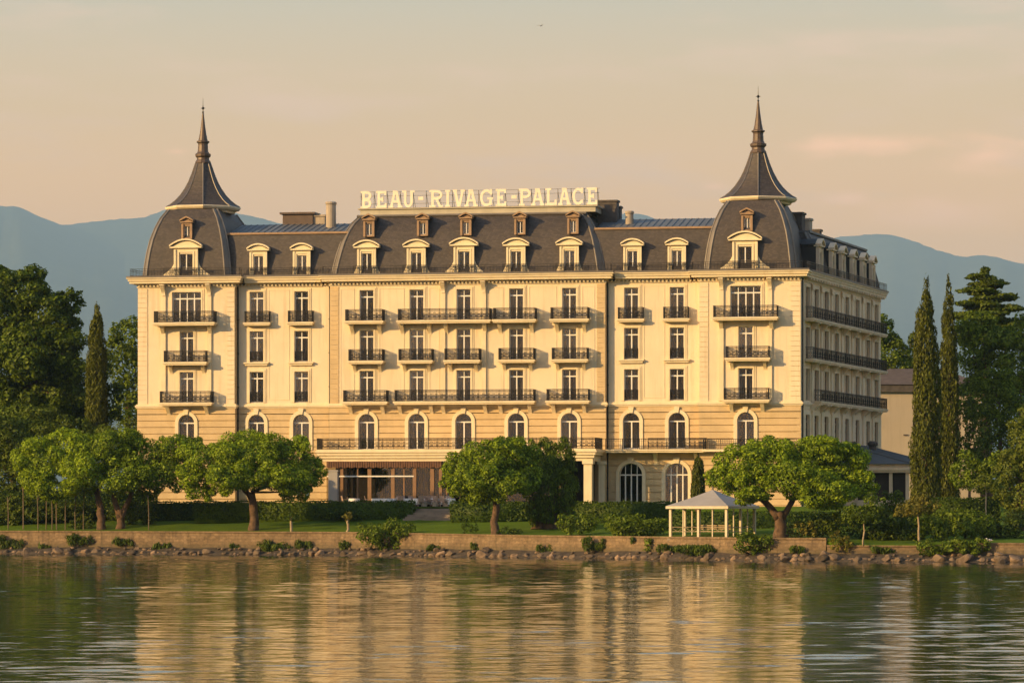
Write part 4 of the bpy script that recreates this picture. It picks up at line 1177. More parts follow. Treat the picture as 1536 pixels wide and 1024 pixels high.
# ================================================================== TREES AND PLANTS
def leaf_quads(clumps, dens, size, rng, aspect=0.55, up=0.3, jitter=0.42, shell=0.38, upright=False):
    P, N = [], []
    C = np.array([c[0] for c in clumps]); Rr = np.array([c[1] for c in clumps])
    for i in range(len(C)):
        a, b_, c_ = Rr[i]
        area = 4 * math.pi * (((a * b_) ** 1.6 + (a * c_) ** 1.6 + (b_ * c_) ** 1.6) / 3) ** (1 / 1.6)
        n = max(6, int(area * dens))
        d = rng.normal(size=(n, 3)); d /= np.linalg.norm(d, axis=1)[:, None]
        r = 1 - shell * rng.random(n) ** 2 + rng.normal(0, 0.05, n)
        p_ = C[i] + d * Rr[i] * r[:, None]
        nn = d / Rr[i]; nn /= np.linalg.norm(nn, axis=1)[:, None]
        P.append(p_); N.append(nn)
    P = np.vstack(P); N = np.vstack(N)
    # drop leaves buried in the middle of other clumps
    keep = np.ones(len(P), bool)
    for i in range(len(C)):
        q = ((P - C[i]) / Rr[i]); keep &= (np.einsum('ij,ij->i', q, q) > 0.30)
    P, N = P[keep], N[keep]; n = len(P)
    N = N + rng.normal(0, jitter, (n, 3)) + np.array([0, 0, up]); N /= np.linalg.norm(N, axis=1)[:, None]
    if upright: t = np.array([0, 0, 1.0]) + rng.normal(0, 0.28, (n, 3))
    else: t = rng.normal(size=(n, 3))
    t -= N * np.einsum('ij,ij->i', t, N)[:, None]; t /= np.linalg.norm(t, axis=1)[:, None]
    bn = np.cross(N, t)
    s_ = size * np.exp(rng.normal(0, 0.28, n))[:, None]
    V = np.stack([P - t * s_ * 0.5, P + bn * s_ * 0.5 * aspect, P + t * s_ * 0.5, P - bn * s_ * 0.5 * aspect], 1).reshape(-1, 3)
    return V
def subclumps(lobes, k, rng, rs=(0.26, 0.44), flat=1.0):
    out = []
    for c_, r in lobes:
        c_ = np.array(c_, float); r = np.array(r, float)
        flat_ = r[2] / r[0] < 0.5
        out.append((c_, r * 0.72))
        for _ in range(k):
            d = rng.normal(size=3); d[2] = d[2] * flat + 0.15; d /= np.linalg.norm(d)
            f = rng.uniform(*rs); m_ = float(np.cbrt(np.prod(r)))
            out.append((c_ + d * r * rng.uniform(0.68, 0.88), (r * f * 1.1 if flat_ else np.array([1.0, 1.0, 0.82]) * m_ * f)))
    return out
def plant_mesh(name, clumps, base, dens, size, m, rng, **k):
    V = leaf_quads(clumps, dens, size, rng, **k) - np.array(base)
    return np_mesh(name, V, np.arange(len(V)).reshape(-1, 4), m)
def lobes_px(L, dist):
    out = []
    for q in L:
        px, py, rx, rz = q[:4]; dd = q[4] if len(q) > 4 else 0.0; ryk = q[5] if len(q) > 5 else 0.85
        d = dist + dd; p_ = at(px, d)
        out.append(((p_.x, p_.y, zz(py, d)), (rx * d / F, rx * d / F * ryk, rz * d / F)))
    return out
def bend(a, b_, k, n=6, rng=rnd):
    a, b_ = Vector(a), Vector(b_); L = (b_ - a).length
    off = Vector((rng.uniform(-1, 1), rng.uniform(-1, 1), rng.uniform(-.2, .2))) * L * k
    return [a.lerp(b_, i / (n - 1)) + off * math.sin(math.pi * i / (n - 1)) + Vector((rng.uniform(-1, 1), rng.uniform(-1, 1), 0)) * L * 0.012 * (0 < i < n - 1) for i in range(n)]
TREES = 'garden and park trees'
def tree(name, label, px, dist, zb, L, m, stems, dens=66, size=0.205, k=26, group=None, seed=1, bark=BARK, cat='tree', rs=(0.13, 0.40), limb_r=0.12, **kw):
    """stems: list of ((px, z) ..., radii) polylines of trunk; limbs run from the last trunk point to the lobes"""
    rng = np.random.default_rng(seed)
    b0 = at(px, dist); base = (b0.x, b0.y, zb)
    o = thing(name, base, label, cat, group)
    lb = lobes_px(L, dist)
    tm = MB()
    for pts, rad in stems:
        P = []
        for q in pts:
            p_ = at(q[0], dist + (q[2] if len(q) > 2 else 0)); P.append((p_.x, p_.y, q[1]))
        F_ = []; Rr = []
        for i in range(len(P) - 1):
            for j in range(3):
                t = j / 3; F_.append(Vector(P[i]).lerp(Vector(P[i + 1]), t) + Vector((rng.normal(0, .03), rng.normal(0, .03), 0))); Rr.append((rad[i] * (1 - t) + rad[i + 1] * t) * rng.uniform(.93, 1.07))
        F_.append(Vector(P[-1])); Rr.append(rad[-1])
        Rr[0] *= 1.25
        tm.tube([v - Vector(base) for v in F_], Rr, 10)
    if limb_r:
        tips = [Vector([*(at(s_[0][-1][0], dist)[:2]), s_[0][-1][1]]) for s_ in stems]
        for c_, r in lb:
            tip = min(tips, key=lambda t_: (t_ - Vector(c_)).length)
            P = bend(tip, Vector(c_), 0.08); tm.tube([v - Vector(base) for v in P], [limb_r * (1 - 0.13 * i) for i in range(6)], 7)
    link('trunk', tm.mesh('trunk', bark, True), o)
    cl = subclumps(lb, k, rng, rs)
    link('crown', plant_mesh('crown', cl, base, dens, size, m, rng, **kw), o)
    return o
def shrub(name, label, L, dist, m, zb, dens=45, size=0.2, k=9, cat='shrub', group=None, seed=3, **kw):
    rng = np.random.default_rng(seed)
    lb = lobes_px(L, dist); c0 = lb[0][0]; base = (c0[0], c0[1], zb)
    o = link(name, plant_mesh(name, subclumps(lb, k, rng), base, dens, size, m, rng, **kw)); o.location = base
    return tag(o, label, cat, group)
# --- the four spreading trees on the waterside lawn
G1 = 'spreading trees on the waterside lawn'
wt_ = lambda px: wall_top(px) - 0.1
dA = wall_d(155) + 2.0
tree('spreading_tree', 'leftmost broad tree with a leaning trunk at the left end of the lawn', 148, dA, wt_(150),
     [(62, 692, 44, 36), (105, 676, 50, 34, 1), (52, 722, 30, 24, -1), (125, 712, 46, 32, -1.5), (90, 735, 34, 18, -1), (30, 690, 20, 18)], LEAF,
     [([(151, 1.9), (152, 3.2), (149, 4.6), (143, 6.2)], [.42, .34, .30, .22])], seed=21, group=G1)
tree('spreading_tree', 'wide tree with a forked trunk beside the leftmost leaning trunk', 181, dA, wt_(180),
     [(165, 670, 52, 32), (215, 682, 52, 36, 1), (262, 676, 38, 28), (190, 712, 48, 32, -1.5), (245, 710, 38, 28, -1), (292, 668, 16, 14), (222, 738, 22, 14)], LEAF,
     [([(181, 1.9), (181, 3.2), (180, 4.0)], [.46, .36, .32]), ([(180.5, 3.3), (171, 5.0), (166, 6.5)], [.28, .22, .16]), ([(181, 3.2), (192, 4.8), (203, 6.6)], [.28, .22, .16])], seed=22, group=G1)
dC = wall_d(380) + 2.0
tree('spreading_tree', 'round-topped tree with one thick trunk in front of the left hedge', 380, dC, wt_(380),
     [(372, 684, 62, 36), (310, 692, 42, 34), (438, 688, 46, 36, 1), (345, 716, 52, 28, -2), (420, 716, 50, 28, -1.5), (288, 712, 26, 26), (462, 704, 26, 34, 1), (385, 672, 50, 24, 1), (300, 738, 24, 14), (440, 736, 28, 16)], LEAF,
     [([(381, 1.9), (381, 3.2), (380, 4.6), (377, 5.6)], [.5, .40, .36, .32]), ([(378, 5.0), (362, 6.2), (350, 7.2)], [.26, .2, .14])], seed=23, group=G1)
dD = wall_d(743) + 1.6
tree('spreading_tree', 'dense round tree with a crooked slim trunk before the restaurant', 743, dD, 1.9,
     [(735, 692, 56, 34), (695, 706, 34, 34), (770, 690, 42, 34, 1), (735, 722, 52, 30, -1.5), (690, 730, 30, 22), (760, 672, 34, 18), (785, 716, 28, 32, .5), (715, 745, 26, 12)], LEAF,
     [([(744, 1.75), (741, 3.0), (745, 4.2), (742, 5.8)], [.42, .30, .30, .24])], seed=24, group=G1)
dF = wall_d(1170) + 2.0
tree('spreading_tree', 'broad many-limbed tree with a low forked trunk behind the white pavilion', 1170, dF, 1.8,
     [(1165, 700, 54, 40), (1115, 700, 46, 34), (1210, 694, 56, 38, 1), (1262, 708, 48, 42, 1), (1230, 735, 56, 26, -1.5), (1085, 718, 28, 26), (1150, 676, 34, 22, 1), (1235, 672, 42, 20), (1190, 722, 50, 26, -2), (1292, 728, 26, 26), (1130, 742, 34, 14, -1)], LEAF,
     [([(1171, 1.75), (1170, 2.9), (1168, 3.9)], [.62, .46, .40]), ([(1168, 3.4), (1150, 4.6), (1130, 5.6), (1115, 6.2)], [.32, .26, .22, .16]), ([(1171, 3.3), (1185, 4.4), (1195, 5.4)], [.3, .24, .18])], seed=25, group=G1, limb_r=0.14)
# --- dark evergreen clump beside the round tree
dE = dD + 5
tree('yew_tree', 'dark clump of upright evergreens with fluted stems right of the round tree', 822, dE, 2.4,
     [(800, 690, 15, 34), (799, 735, 16, 44, -.5), (818, 680, 17, 28, .5), (820, 725, 19, 52, -1), (841, 682, 16, 32), (842, 732, 17, 48, -.4), (856, 700, 10, 34, 1.2), (857, 740, 11, 40, 1), (786, 705, 12, 30, .6), (830, 700, 22, 36, 1.5), (808, 705, 20, 36, 1.5), (803, 766, 13, 24, -.8), (822, 768, 13, 22, -1.2), (846, 767, 13, 24, -.6), (834, 760, 16, 28, 1), (812, 758, 15, 28, 1)], LEAFM,
     [([(808, 2.3), (803, 3.6), (799, 5.2)], [.55, .5, .4]), ([(826, 2.3), (826, 3.6), (827, 5.2)], [.7, .6, .5]), ([(842, 2.4), (845, 3.7), (847, 5.2)], [.45, .4, .3])], dens=62, size=0.24, seed=26, limb_r=0.1, upright=True, aspect=0.32)
# --- columnar cypresses
def cypress(label, px, pt, pb, hw, dist, seed, m=CYPR, group=None, name='cypress_tree'):
    rng = np.random.default_rng(seed); L = []; n = 13
    for i in range(n):
        t = i / (n - 1); y_ = pb + (pt + 22 - pb) * t
        w = hw * interp(t, [0, .3, .57, .75, .9, 1], [.95, .97, .86, .74, .52, .24])
        L.append((px + rng.uniform(-.08, .08) * hw, y_, w, (pb - pt) / n * 1.15, 0, 1.0))
    b0 = at(px, dist); zb = zz(pb + 8, dist); base = (b0.x, b0.y, zb - 1.0)
    o = thing(name, base, label, 'cypress', group)
    tm = MB(); tm.tube([(0, 0, 0), (0, 0, 1.5), (0.05, 0, zz(pt + 60, dist) - zb)], [.3, .26, .05], 8); link('trunk', tm.mesh('trunk', BARK, True), o)
    cl = []
    for c_, r in lobes_px(L, dist):
        c_ = np.array(c_); r = np.array(r); cl.append((c_, r * np.array([.86, .86, 1])))
        for _ in range(16):
            a = rng.uniform(0, 6.28); d = np.array([math.cos(a), math.sin(a), rng.uniform(-.9, .9)])
            f = rng.uniform(.24, .38); cl.append((c_ + d * r * 0.68, np.array([r[0] * f, r[0] * f, r[0] * f * 3.0])))
    link('crown', plant_mesh('crown', cl, base, 40, 0.30, m, rng, aspect=0.32, upright=True, up=0.0, jitter=0.5), o)
GC = 'columnar cypresses'
cypress('single dark cypress standing left of the hotel', 145, 447, 650, 18, 356, 31, group=GC)
cypress('left and wider of the two tall cypresses right of the hotel', 1389, 418, 745, 25, 322, 32, group=GC)
cypress('right and slimmer of the two tall cypresses right of the hotel', 1424, 417, 745, 18, 328, 33, group=GC)
cypress('small dark cypress tucked against the right bays behind the pavilion', 1047, 668, 745, 11, 322, 34, m=CYPR, group=GC)
# --- big park trees behind, left
GB = 'large park trees behind the hotel'
stem = lambda px, z0, z1, r: [([(px, z0), (px + 1, (z0 + z1) / 2), (px, z1)], [r, r * .8, r * .5])]
tree('broadleaf_tree', 'huge dark broadleaf tree at the left edge of the picture', 40, 368, 4.2,
     [(30, 440, 50, 46), (72, 470, 50, 46), (5, 480, 46, 50), (95, 530, 40, 50, -2), (40, 530, 54, 56, -3), (0, 560, 46, 60), (85, 590, 46, 44, -1), (30, 610, 60, 44), (50, 415, 26, 20), (104, 455, 20, 26), (112, 495, 16, 22), (20, 500, 60, 50, 3), (70, 560, 60, 60, 3), (60, 610, 70, 50, 3), (-10, 430, 40, 40, 2)], LEAFM,
     stem(45, 4, 16, .7), dens=24, size=0.36, k=22, group=GB, seed=41, limb_r=.3)
tree('broadleaf_tree', 'green broadleaf tree between the left cypress and the hotel', 195, 385, 4.3,
     [(195, 510, 26, 40), (178, 545, 24, 50), (205, 570, 24, 50), (188, 610, 28, 40), (172, 500, 14, 24)], LEAFM,
     stem(192, 4, 14, .45), dens=26, size=0.32, k=10, group=GB, seed=42)
tree('broadleaf_tree', 'low dark broadleaf tree under the left edge giant', 20, 349, 3.6,
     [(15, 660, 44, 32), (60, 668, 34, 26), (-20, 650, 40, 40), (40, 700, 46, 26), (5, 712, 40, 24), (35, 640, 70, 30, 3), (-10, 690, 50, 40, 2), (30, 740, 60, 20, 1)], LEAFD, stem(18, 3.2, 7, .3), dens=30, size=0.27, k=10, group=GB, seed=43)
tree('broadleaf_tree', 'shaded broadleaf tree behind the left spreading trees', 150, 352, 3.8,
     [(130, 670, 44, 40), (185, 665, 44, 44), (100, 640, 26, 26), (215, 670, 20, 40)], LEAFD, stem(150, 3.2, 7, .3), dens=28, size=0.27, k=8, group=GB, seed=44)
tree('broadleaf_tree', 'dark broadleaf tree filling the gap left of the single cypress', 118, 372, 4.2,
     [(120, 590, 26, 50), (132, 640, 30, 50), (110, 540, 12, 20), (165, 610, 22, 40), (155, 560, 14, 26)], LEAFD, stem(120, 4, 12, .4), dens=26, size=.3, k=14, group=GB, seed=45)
# --- right background
tree('cedar_tree', 'dark layered cedar rising above the right-hand trees', 1478, 400, 4.4,
     [(1478, 406, 8, 8), (1474, 416, 20, 6), (1486, 426, 26, 6), (1468, 436, 30, 6), (1492, 446, 34, 6), (1466, 456, 36, 7), (1502, 464, 36, 7), (1470, 474, 44, 8), (1500, 486, 46, 9), (1462, 494, 36, 9), (1484, 508, 50, 14), (1479, 450, 9, 50)], LEAFD,
     stem(1479, 4, 30, .6), dens=22, size=0.4, k=10, group=GB, seed=51, rs=(.3, .5), limb_r=.1)
tree('broadleaf_tree', 'tall leafy tree in front of the cedar', 1480, 386, 4.3,
     [(1475, 505, 40, 40), (1508, 520, 36, 44), (1458, 535, 30, 44), (1490, 565, 48, 44), (1452, 495, 20, 24), (1470, 600, 44, 40), (1520, 590, 40, 40)], LEAFM, stem(1482, 4, 16, .5), dens=26, size=0.32, k=12, group=GB, seed=52)
tree('broadleaf_tree', 'leafy tree at the right edge beside the cedar', 1532, 380, 4.3,
     [(1535, 500, 28, 36), (1530, 555, 34, 40), (1550, 530, 30, 40), (1525, 595, 26, 30)], LEAFM, stem(1532, 4, 15, .5), dens=26, size=0.32, k=10, group=GB, seed=53)
tree('broadleaf_tree', 'dark rounded tree right of the plain house wall', 1500, 358, 4.1,
     [(1500, 600, 38, 46), (1522, 630, 38, 46), (1482, 640, 32, 46), (1500, 675, 50, 40), (1530, 690, 34, 40), (1490, 580, 24, 30)], LEAFM, stem(1500, 4, 11, .4), dens=28, size=0.27, k=11, group=GB, seed=54)
tree('broadleaf_tree', 'thin small tree before the plain house wall', 1452, 352, 4.1,
     [(1455, 630, 16, 24), (1462, 665, 22, 26), (1447, 668, 13, 22), (1457, 605, 9, 13)], LEAFD, stem(1453, 4, 9, .16), dens=26, size=0.3, k=8, group=GB, seed=55, limb_r=.05)
tree('broadleaf_tree', 'sunlit tree touching the far end of the side wing', 1330, 425, 4.6,
     [(1324, 500, 22, 36), (1338, 530, 28, 30), (1318, 540, 26, 44), (1352, 548, 24, 22), (1340, 515, 20, 20)], LEAFM, stem(1328, 4, 17, .4), dens=24, size=0.34, k=9, group=GB, seed=56)
tree('broadleaf_tree', 'dark tree above the plain house roof', 1362, 432, 4.6,
     [(1360, 540, 22, 20), (1375, 520, 14, 20), (1385, 545, 22, 26), (1368, 506, 8, 10)], LEAFD, stem(1365, 4, 17, .35), dens=24, size=0.34, k=8, group=GB, seed=57)
tree('broadleaf_tree', 'yellow-green tree cut off by the right edge', 1535, 305, 1.9,
     [(1530, 655, 26, 34), (1515, 700, 24, 30), (1545, 690, 34, 40), (1508, 735, 22, 26), (1535, 745, 34, 36), (1520, 775, 26, 22), (1540, 620, 14, 20)], LEAFY,
     stem(1534, 1.6, 6, .3), dens=55, size=0.2, k=16, group=GB, seed=58)
# --- small lollipop trees, right
GS = 'small standard trees on the right lawn'
tree('standard_tree', 'small tree with a flat crown on a thin pale stem', 1294, 289, 1.3, [(1288, 768, 24, 16), (1312, 756, 22, 18), (1300, 776, 22, 10), (1275, 776, 14, 9)], LEAFM,
     [([(1295, 1.2), (1295, 2.4), (1295, 3.6)], [.07, .06, .05])], dens=40, size=.2, k=9, group=GS, seed=61, bark=POLE, limb_r=.03)
tree('standard_tree', 'small tree with an ochre-tinged round crown near the right cypresses', 1378, 288, 1.3, [(1372, 762, 26, 18), (1392, 756, 20, 16), (1356, 766, 18, 14), (1380, 748, 16, 9)], LEAFO,
     [([(1379, 1.2), (1378, 2.4), (1377, 3.6)], [.10, .08, .06])], dens=42, size=.2, k=9, group=GS, seed=62, bark=POLE, limb_r=.04)
tree('standard_tree', 'small round tree on a tall bare stem near the right edge', 1480, 300, 1.8, [(1476, 724, 20, 15), (1490, 730, 16, 12), (1464, 732, 12, 9)], LEAFY,
     [([(1479, 1.7), (1479, 3.4), (1479, 5.6)], [.07, .06, .05])], dens=42, size=.2, k=9, group=GS, seed=63, bark=POLE, limb_r=.03)
tree('standard_tree', 'small dark tree between the flat crowned and ochre trees', 1340, 296, 1.6, [(1338, 750, 22, 16), (1350, 768, 18, 16), (1328, 765, 16, 14)], LEAFD,
     [([(1339, 1.4), (1339, 2.6), (1340, 4.0)], [.07, .06, .05])], dens=34, size=.22, k=8, group=GS, seed=64, limb_r=.03)
# --- shrubs
def sh(label, px, pt, pb, w, off, m, zb=None, seed=3, name='shrub', size=.2, dens=45, n=2, **k):
    d = wall_d(px) + off; rng = random.Random(seed); L = []
    hh = (pb - pt) / 2
    for i in range(n):
        f = 0 if n == 1 else (i / (n - 1) - .5)
        L.append((px + f * w * 0.55, pb - hh * (1.0 if i % 2 == 0 else 0.86), w * (0.5 if n == 1 else 0.36), hh * (1.0 if i % 2 == 0 else .85)))
    return shrub(name, label, L, d, m, zb if zb is not None else zz(pb, d), seed=seed, size=size, dens=dens, **k)
WG = 'shrubs and tufts growing on the lake wall'
wall_plants = [
    ('big dark shrub spilling over the wall left of centre', 578, 777, 828, 74, -.7, LEAFM, 3), ('bushy shrub on the wall right of the pavilion', 1134, 794, 834, 54, -.8, LEAFM, 3),
    ('low shrub spilling over the wall below the ochre tree', 1402, 806, 834, 52, -.8, LEAFM, 2), ('low wide shrub right of the one below the ochre tree', 1452, 804, 834, 56, -.8, LEAFM, 3),
    ('grassy bush at the far left end of the wall', 14, 802, 827, 38, -.7, TUFT, 2), ('grassy tuft on the wall under the leftmost tree', 120, 799, 820, 38, -.5, TUFT, 2),
    ('small tuft on the wall under the forked tree', 187, 806, 820, 30, -.5, TUFT, 2), ('wispy tuft on the wall right of the round-topped tree', 412, 810, 828, 46, -.6, TUFT, 3),
    ('thin grassy tuft left of the big dark shrub', 456, 809, 824, 28, -.5, TUFT, 2), ('small upright weed beside the big dark shrub', 516, 806, 828, 18, -.6, TUFT, 1),
    ('loose bush hanging on the wall right of the evergreen', 893, 804, 830, 38, -.7, TUFT, 2), ('narrow weed on the wall left of the pavilion', 972, 803, 830, 16, -.6, LEAFM, 1),
    ('tiny weed at the wall top between bush and pavilion', 948, 804, 816, 9, -.5, TUFT, 1), ('long low tuft on the stones under the pavilion', 1052, 817, 832, 66, -.8, TUFT, 4),
    ('low tuft at the wall foot left of the pavilion', 1005, 815, 828, 34, -.7, TUFT, 2),
    ('brownish bush where the wall steps down', 1262, 793, 828, 26, -.6, LEAFO, 2)]
for i, (px, pt, w) in enumerate(((66, 815, 16), (244, 812, 26), (352, 814, 12), (652, 815, 22), (712, 813, 12), (818, 814, 26), (1196, 816, 20), (1322, 820, 30))):
    wall_plants.append(('small grassy weed rooted in the long lake wall', px, pt, 826 + (px > 800) * 4, w, -.5, TUFT, 2))
for i, (lab, px, pt, pb, w, off, m_, n) in enumerate(wall_plants): sh(lab, px, pt, pb, w, off, m_, seed=100 + i, n=n, group=WG, zb=zz(pb, wall_d(px) + off), **(dict(upright=True, aspect=.22, size=.34, dens=60) if m_ is TUFT else {}))
LG = 'shrubs on the lawn'
lawn_plants = [
    ('loose leafy bush right of the evergreen stems', 866, 766, 803, 58, 2.0, LEAFM, 3, .2), ('wide low bush left of the white pavilion', 955, 772, 804, 92, 2.2, LEAFM, 4, .2),
    ('little clipped cube bush left of the crooked trunk', 705, 780, 801, 24, 2.0, HEDGEM, 2, .16), ('flat low bush right of the crooked trunk', 766, 789, 803, 34, 2.0, HEDGEM, 2, .16),
    ('round dark bush left of the leftmost trunk', 123, 774, 798, 32, 2.5, LEAFD, 2, .2), ('dark bush behind the forked trunk', 210, 748, 795, 40, 6, LEAFD, 2, .24),
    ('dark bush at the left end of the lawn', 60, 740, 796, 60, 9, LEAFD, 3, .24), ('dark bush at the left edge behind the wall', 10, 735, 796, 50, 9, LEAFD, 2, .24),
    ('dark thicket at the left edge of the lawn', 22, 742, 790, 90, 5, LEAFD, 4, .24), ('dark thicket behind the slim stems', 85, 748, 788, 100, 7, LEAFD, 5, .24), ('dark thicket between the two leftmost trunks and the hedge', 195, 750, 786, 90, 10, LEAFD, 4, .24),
    ('low brown-green bush right of the pavilion trunk', 1205, 778, 808, 40, 3, LEAFO, 2, .2), ('dark mounded bush right of the pavilion tree', 1245, 768, 808, 70, 4, LEAFD, 3, .22),
    ('dark wide bush behind the small standard trees', 1330, 770, 818, 90, 6, LEAFD, 4, .22), ('large olive mound right of the ochre tree', 1432, 755, 812, 96, 5, LEAFM, 3, .22),
    ('dark bush under the right edge tree', 1500, 775, 815, 60, 7, LEAFD, 3, .22), ('dark leafy mass under the small trees', 1395, 772, 815, 60, 8, LEAFD, 2, .24),
    ('round dark shrubbery behind the right standard tree', 1470, 672, 745, 70, 22, LEAFM, 3, .26), ('low plants at the foot of the left hedge', 520, 762, 780, 60, 12, HEDGEM, 3, .18)]
for i, (lab, px, pt, pb, w, off, m_, n, s_) in enumerate(lawn_plants): sh(lab, px, pt, pb, w, off, m_, seed=140 + i, n=n, size=s_, group=LG, dens=40)
TG = 'clipped ball trees at the wall'
for i, (px, lab, m_) in enumerate(((437, 'clipped ball tree right of the round-topped tree', HEDGEM), (522, 'clipped ball tree left of the big dark shrub', LEAFO))):
    d = wall_d(px) + 1.2
    tree('topiary_tree', lab, px, d, 1.95, [(px, 774, 11 if i == 0 else 9, 9)], m_, [([(px, 1.9), (px, 2.5), (px, 3.1)], [.13, .12, .1])], dens=80, size=.15, k=10, group=TG, seed=71 + i, limb_r=.05, bark=POLE)
# --- hedges
def hedge(label, pa, pb, pt, pbot, dist, seed, depth=1.3):
    rng = np.random.default_rng(seed)
    p0, p1 = at(pa, dist), at(pb, dist); L = (p1 - p0).length; ang = math.atan2(p1.y - p0.y, p1.x - p0.x)
    z0, z1 = zz(pbot, dist), zz(pt, dist); H = z1 - z0
    n = int((L * H + L * depth + 2 * depth * H) * 85)
    f = rng.random(n); P = np.zeros((n, 3)); N = np.zeros((n, 3))
    tot = L * H + L * depth + depth * H * 2; c1 = L * H / tot; c2 = c1 + L * depth / tot
    a = f < c1; t = (f >= c1) & (f < c2); e = f >= c2
    P[:, 0] = rng.random(n) * L; P[:, 1] = rng.random(n) * depth; P[:, 2] = rng.random(n) * H
    wob = 0.07 * np.sin(P[:, 0] * 1.7) + 0.05 * np.sin(P[:, 0] * 4.1 + 1)
    P[a, 1] = wob[a]; N[a, 1] = -1; P[t, 2] = H + wob[t] * .6; N[t, 2] = 1
    s_ = rng.random(n) < .5; P[e & s_, 0] = 0; N[e & s_, 0] = -1; P[e & ~s_, 0] = L; N[e & ~s_, 0] = 1
    P += rng.normal(0, .05, (n, 3))
    N = N + rng.normal(0, .5, (n, 3)); N /= np.linalg.norm(N, axis=1)[:, None]
    tv = rng.normal(size=(n, 3)); tv -= N * np.einsum('ij,ij->i', tv, N)[:, None]; tv /= np.linalg.norm(tv, axis=1)[:, None]
    bn = np.cross(N, tv); sz_ = .17 * np.exp(rng.normal(0, .25, n))[:, None]
    V = np.stack([P - tv * sz_ * .5, P + bn * sz_ * .3, P + tv * sz_ * .5, P - bn * sz_ * .3], 1).reshape(-1, 3)
    bx = np.array([(x_, y_, z_) for z_ in (-.3, H - .08) for x_, y_ in ((.08, .12), (L - .08, .12), (L - .08, depth - .08), (.08, depth - .08))])
    nv = len(V); Q = np.arange(nv).reshape(-1, 4)
    bq = np.array([(0, 3, 2, 1), (4, 5, 6, 7), (0, 1, 5, 4), (1, 2, 6, 5), (2, 3, 7, 6), (3, 0, 4, 7)]) + nv
    o = link('hedge', np_mesh('hedge', np.vstack([V, bx]), np.vstack([Q, bq]), HEDGEM)); o.location = (p0.x, p0.y, z0); o.rotation_euler = (0, 0, ang)
    return tag(o, label, 'hedge', 'clipped hedges along the terrace')
hedge('clipped hedge left of the round-topped tree trunk', 228, 296, 753, 779, 339, 81)
hedge('dark hedge behind the stems at the left end of the lawn', -60, 226, 738, 782, 345, 88)
hedge('long clipped hedge in front of the restaurant windows', 290, 622, 752, 779, 336, 82)
hedge('short clipped hedge right of the terrace steps', 676, 800, 753, 781, 331, 83)
hedge('clipped hedge in front of the arched ground-floor windows', 862, 1012, 753, 779, 327, 84)
hedge('dark hedge behind the pavilion', 1010, 1260, 768, 800, 312, 85)
hedge('dark hedge with a bright top between the cypresses and the right standard tree', 1400, 1500, 747, 785, 312, 86)
hedge('dark hedge behind the right-hand small trees', 1255, 1420, 760, 800, 314, 87)
# --- thin stakes and saplings at the left
SG = 'bare slim stems at the left'
for i, (px, pt, r) in enumerate(((12, 745, .05), (35, 728, .06), (57, 742, .05), (69, 745, .05), (78, 742, .05), (85, 738, .06), (98, 742, .05), (113, 737, .05), (125, 735, .045), (223, 742, .05))):
    d = wall_d(px) + 1.6; p_ = at(px, d); zb = 1.95
    mb = MB(); top = zz(pt, d) - zb; mb.tube([(0, 0, -.1), (rnd.uniform(-.04, .04), 0, top * .5), (rnd.uniform(-.08, .08), 0, top)], [r, r * .9, r * .7], 6)
    mb.tube([(0, 0, top * .86), (rnd.choice((-1, 1)) * .25, 0.05, top * 1.04)], [r * .6, r * .3], 5)
    o = link('bare_stem', mb.mesh('bare_stem', STAKE)); o.location = (p_.x, p_.y, zb)
    lab = 'single bare stem right of the forked tree trunk' if px == 223 else 'slim bare stem standing under the leftmost trees'
    tag(o, lab, 'stake', SG)

# ================================================================== LAKE WALL AND STONES
def seawall(label, pa, pb, top, name='lake_wall'):
    pxs_ = list(np.arange(pa, pb, 30)) + [pb]
    mb = MB(); n = len(pxs_); V = []
    for px in pxs_:
        p_ = at(px, wall_d(px)); f_ = -back
        zt = top(px); q = p_ + f_ * 0.02
        V.append([q + f_ * 0.45 + Vector((0, 0, -.5)), q + f_ * 0.12 + Vector((0, 0, zt - .14)), q + f_ * 0.20 + Vector((0, 0, zt - .138)), q + f_ * 0.20 + Vector((0, 0, zt)), q - f_ * 0.35 + Vector((0, 0, zt)), q - f_ * 0.35 + Vector((0, 0, -.5))])
    m6 = 6; vs = [v for r in V for v in r]; fs = []
    for i in range(n - 1):
        for k in range(m6 - 1): fs.append((i * m6 + k, (i + 1) * m6 + k, (i + 1) * m6 + k + 1, i * m6 + k + 1))
    fs.append(tuple(range(m6))); fs.append(tuple(range(n * m6 - 1, (n - 1) * m6 - 1, -1)))
    mb.add(vs, fs)
    o = link(name, mb.mesh(name, SEAWALL)); c_ = at((pa + pb) / 2, wall_d((pa + pb) / 2))
    o.data.transform(T(-c_)); o.location = c_
    return tag(o, label, 'wall', 'stone walls along the lake')
seawall('long weathered stone lake wall running in front of the lawn', -390, 1240, lambda px: wall_top(px))
seawall('lower stone lake wall at the right end of the shore', 1241, 1890, lambda px: interp(px, [1241, 1400, 1440], [1.28, 1.28, 1.5]))
protos = []
for i in range(8):
    bm = bmesh.new(); bmesh.ops.create_icosphere(bm, subdivisions=3, radius=1.0)
    rr = np.random.default_rng(200 + i); dirs = rr.normal(size=(11, 3)); dirs /= np.linalg.norm(dirs, axis=1)[:, None]; hs = rr.uniform(.55, .95, 11)
    for v in bm.verts:
        p_ = np.array(v.co); 
        for d_, h__ in zip(dirs, hs):
            k_ = p_ @ d_ - h__
            if k_ > 0: p_ = p_ - d_ * k_ * .92
        p_ = p_ * (1 + .04 * math.sin(9 * p_[0] + i) * math.sin(8 * p_[1] + 7 * p_[2]))
        v.co = p_
    me = bpy.data.meshes.new('boulder'); bm.to_mesh(me); bm.free(); me.materials.append(ROCKM); me.polygons.foreach_set('use_smooth', [False] * len(me.polygons)); protos.append(me)
px = -12.0
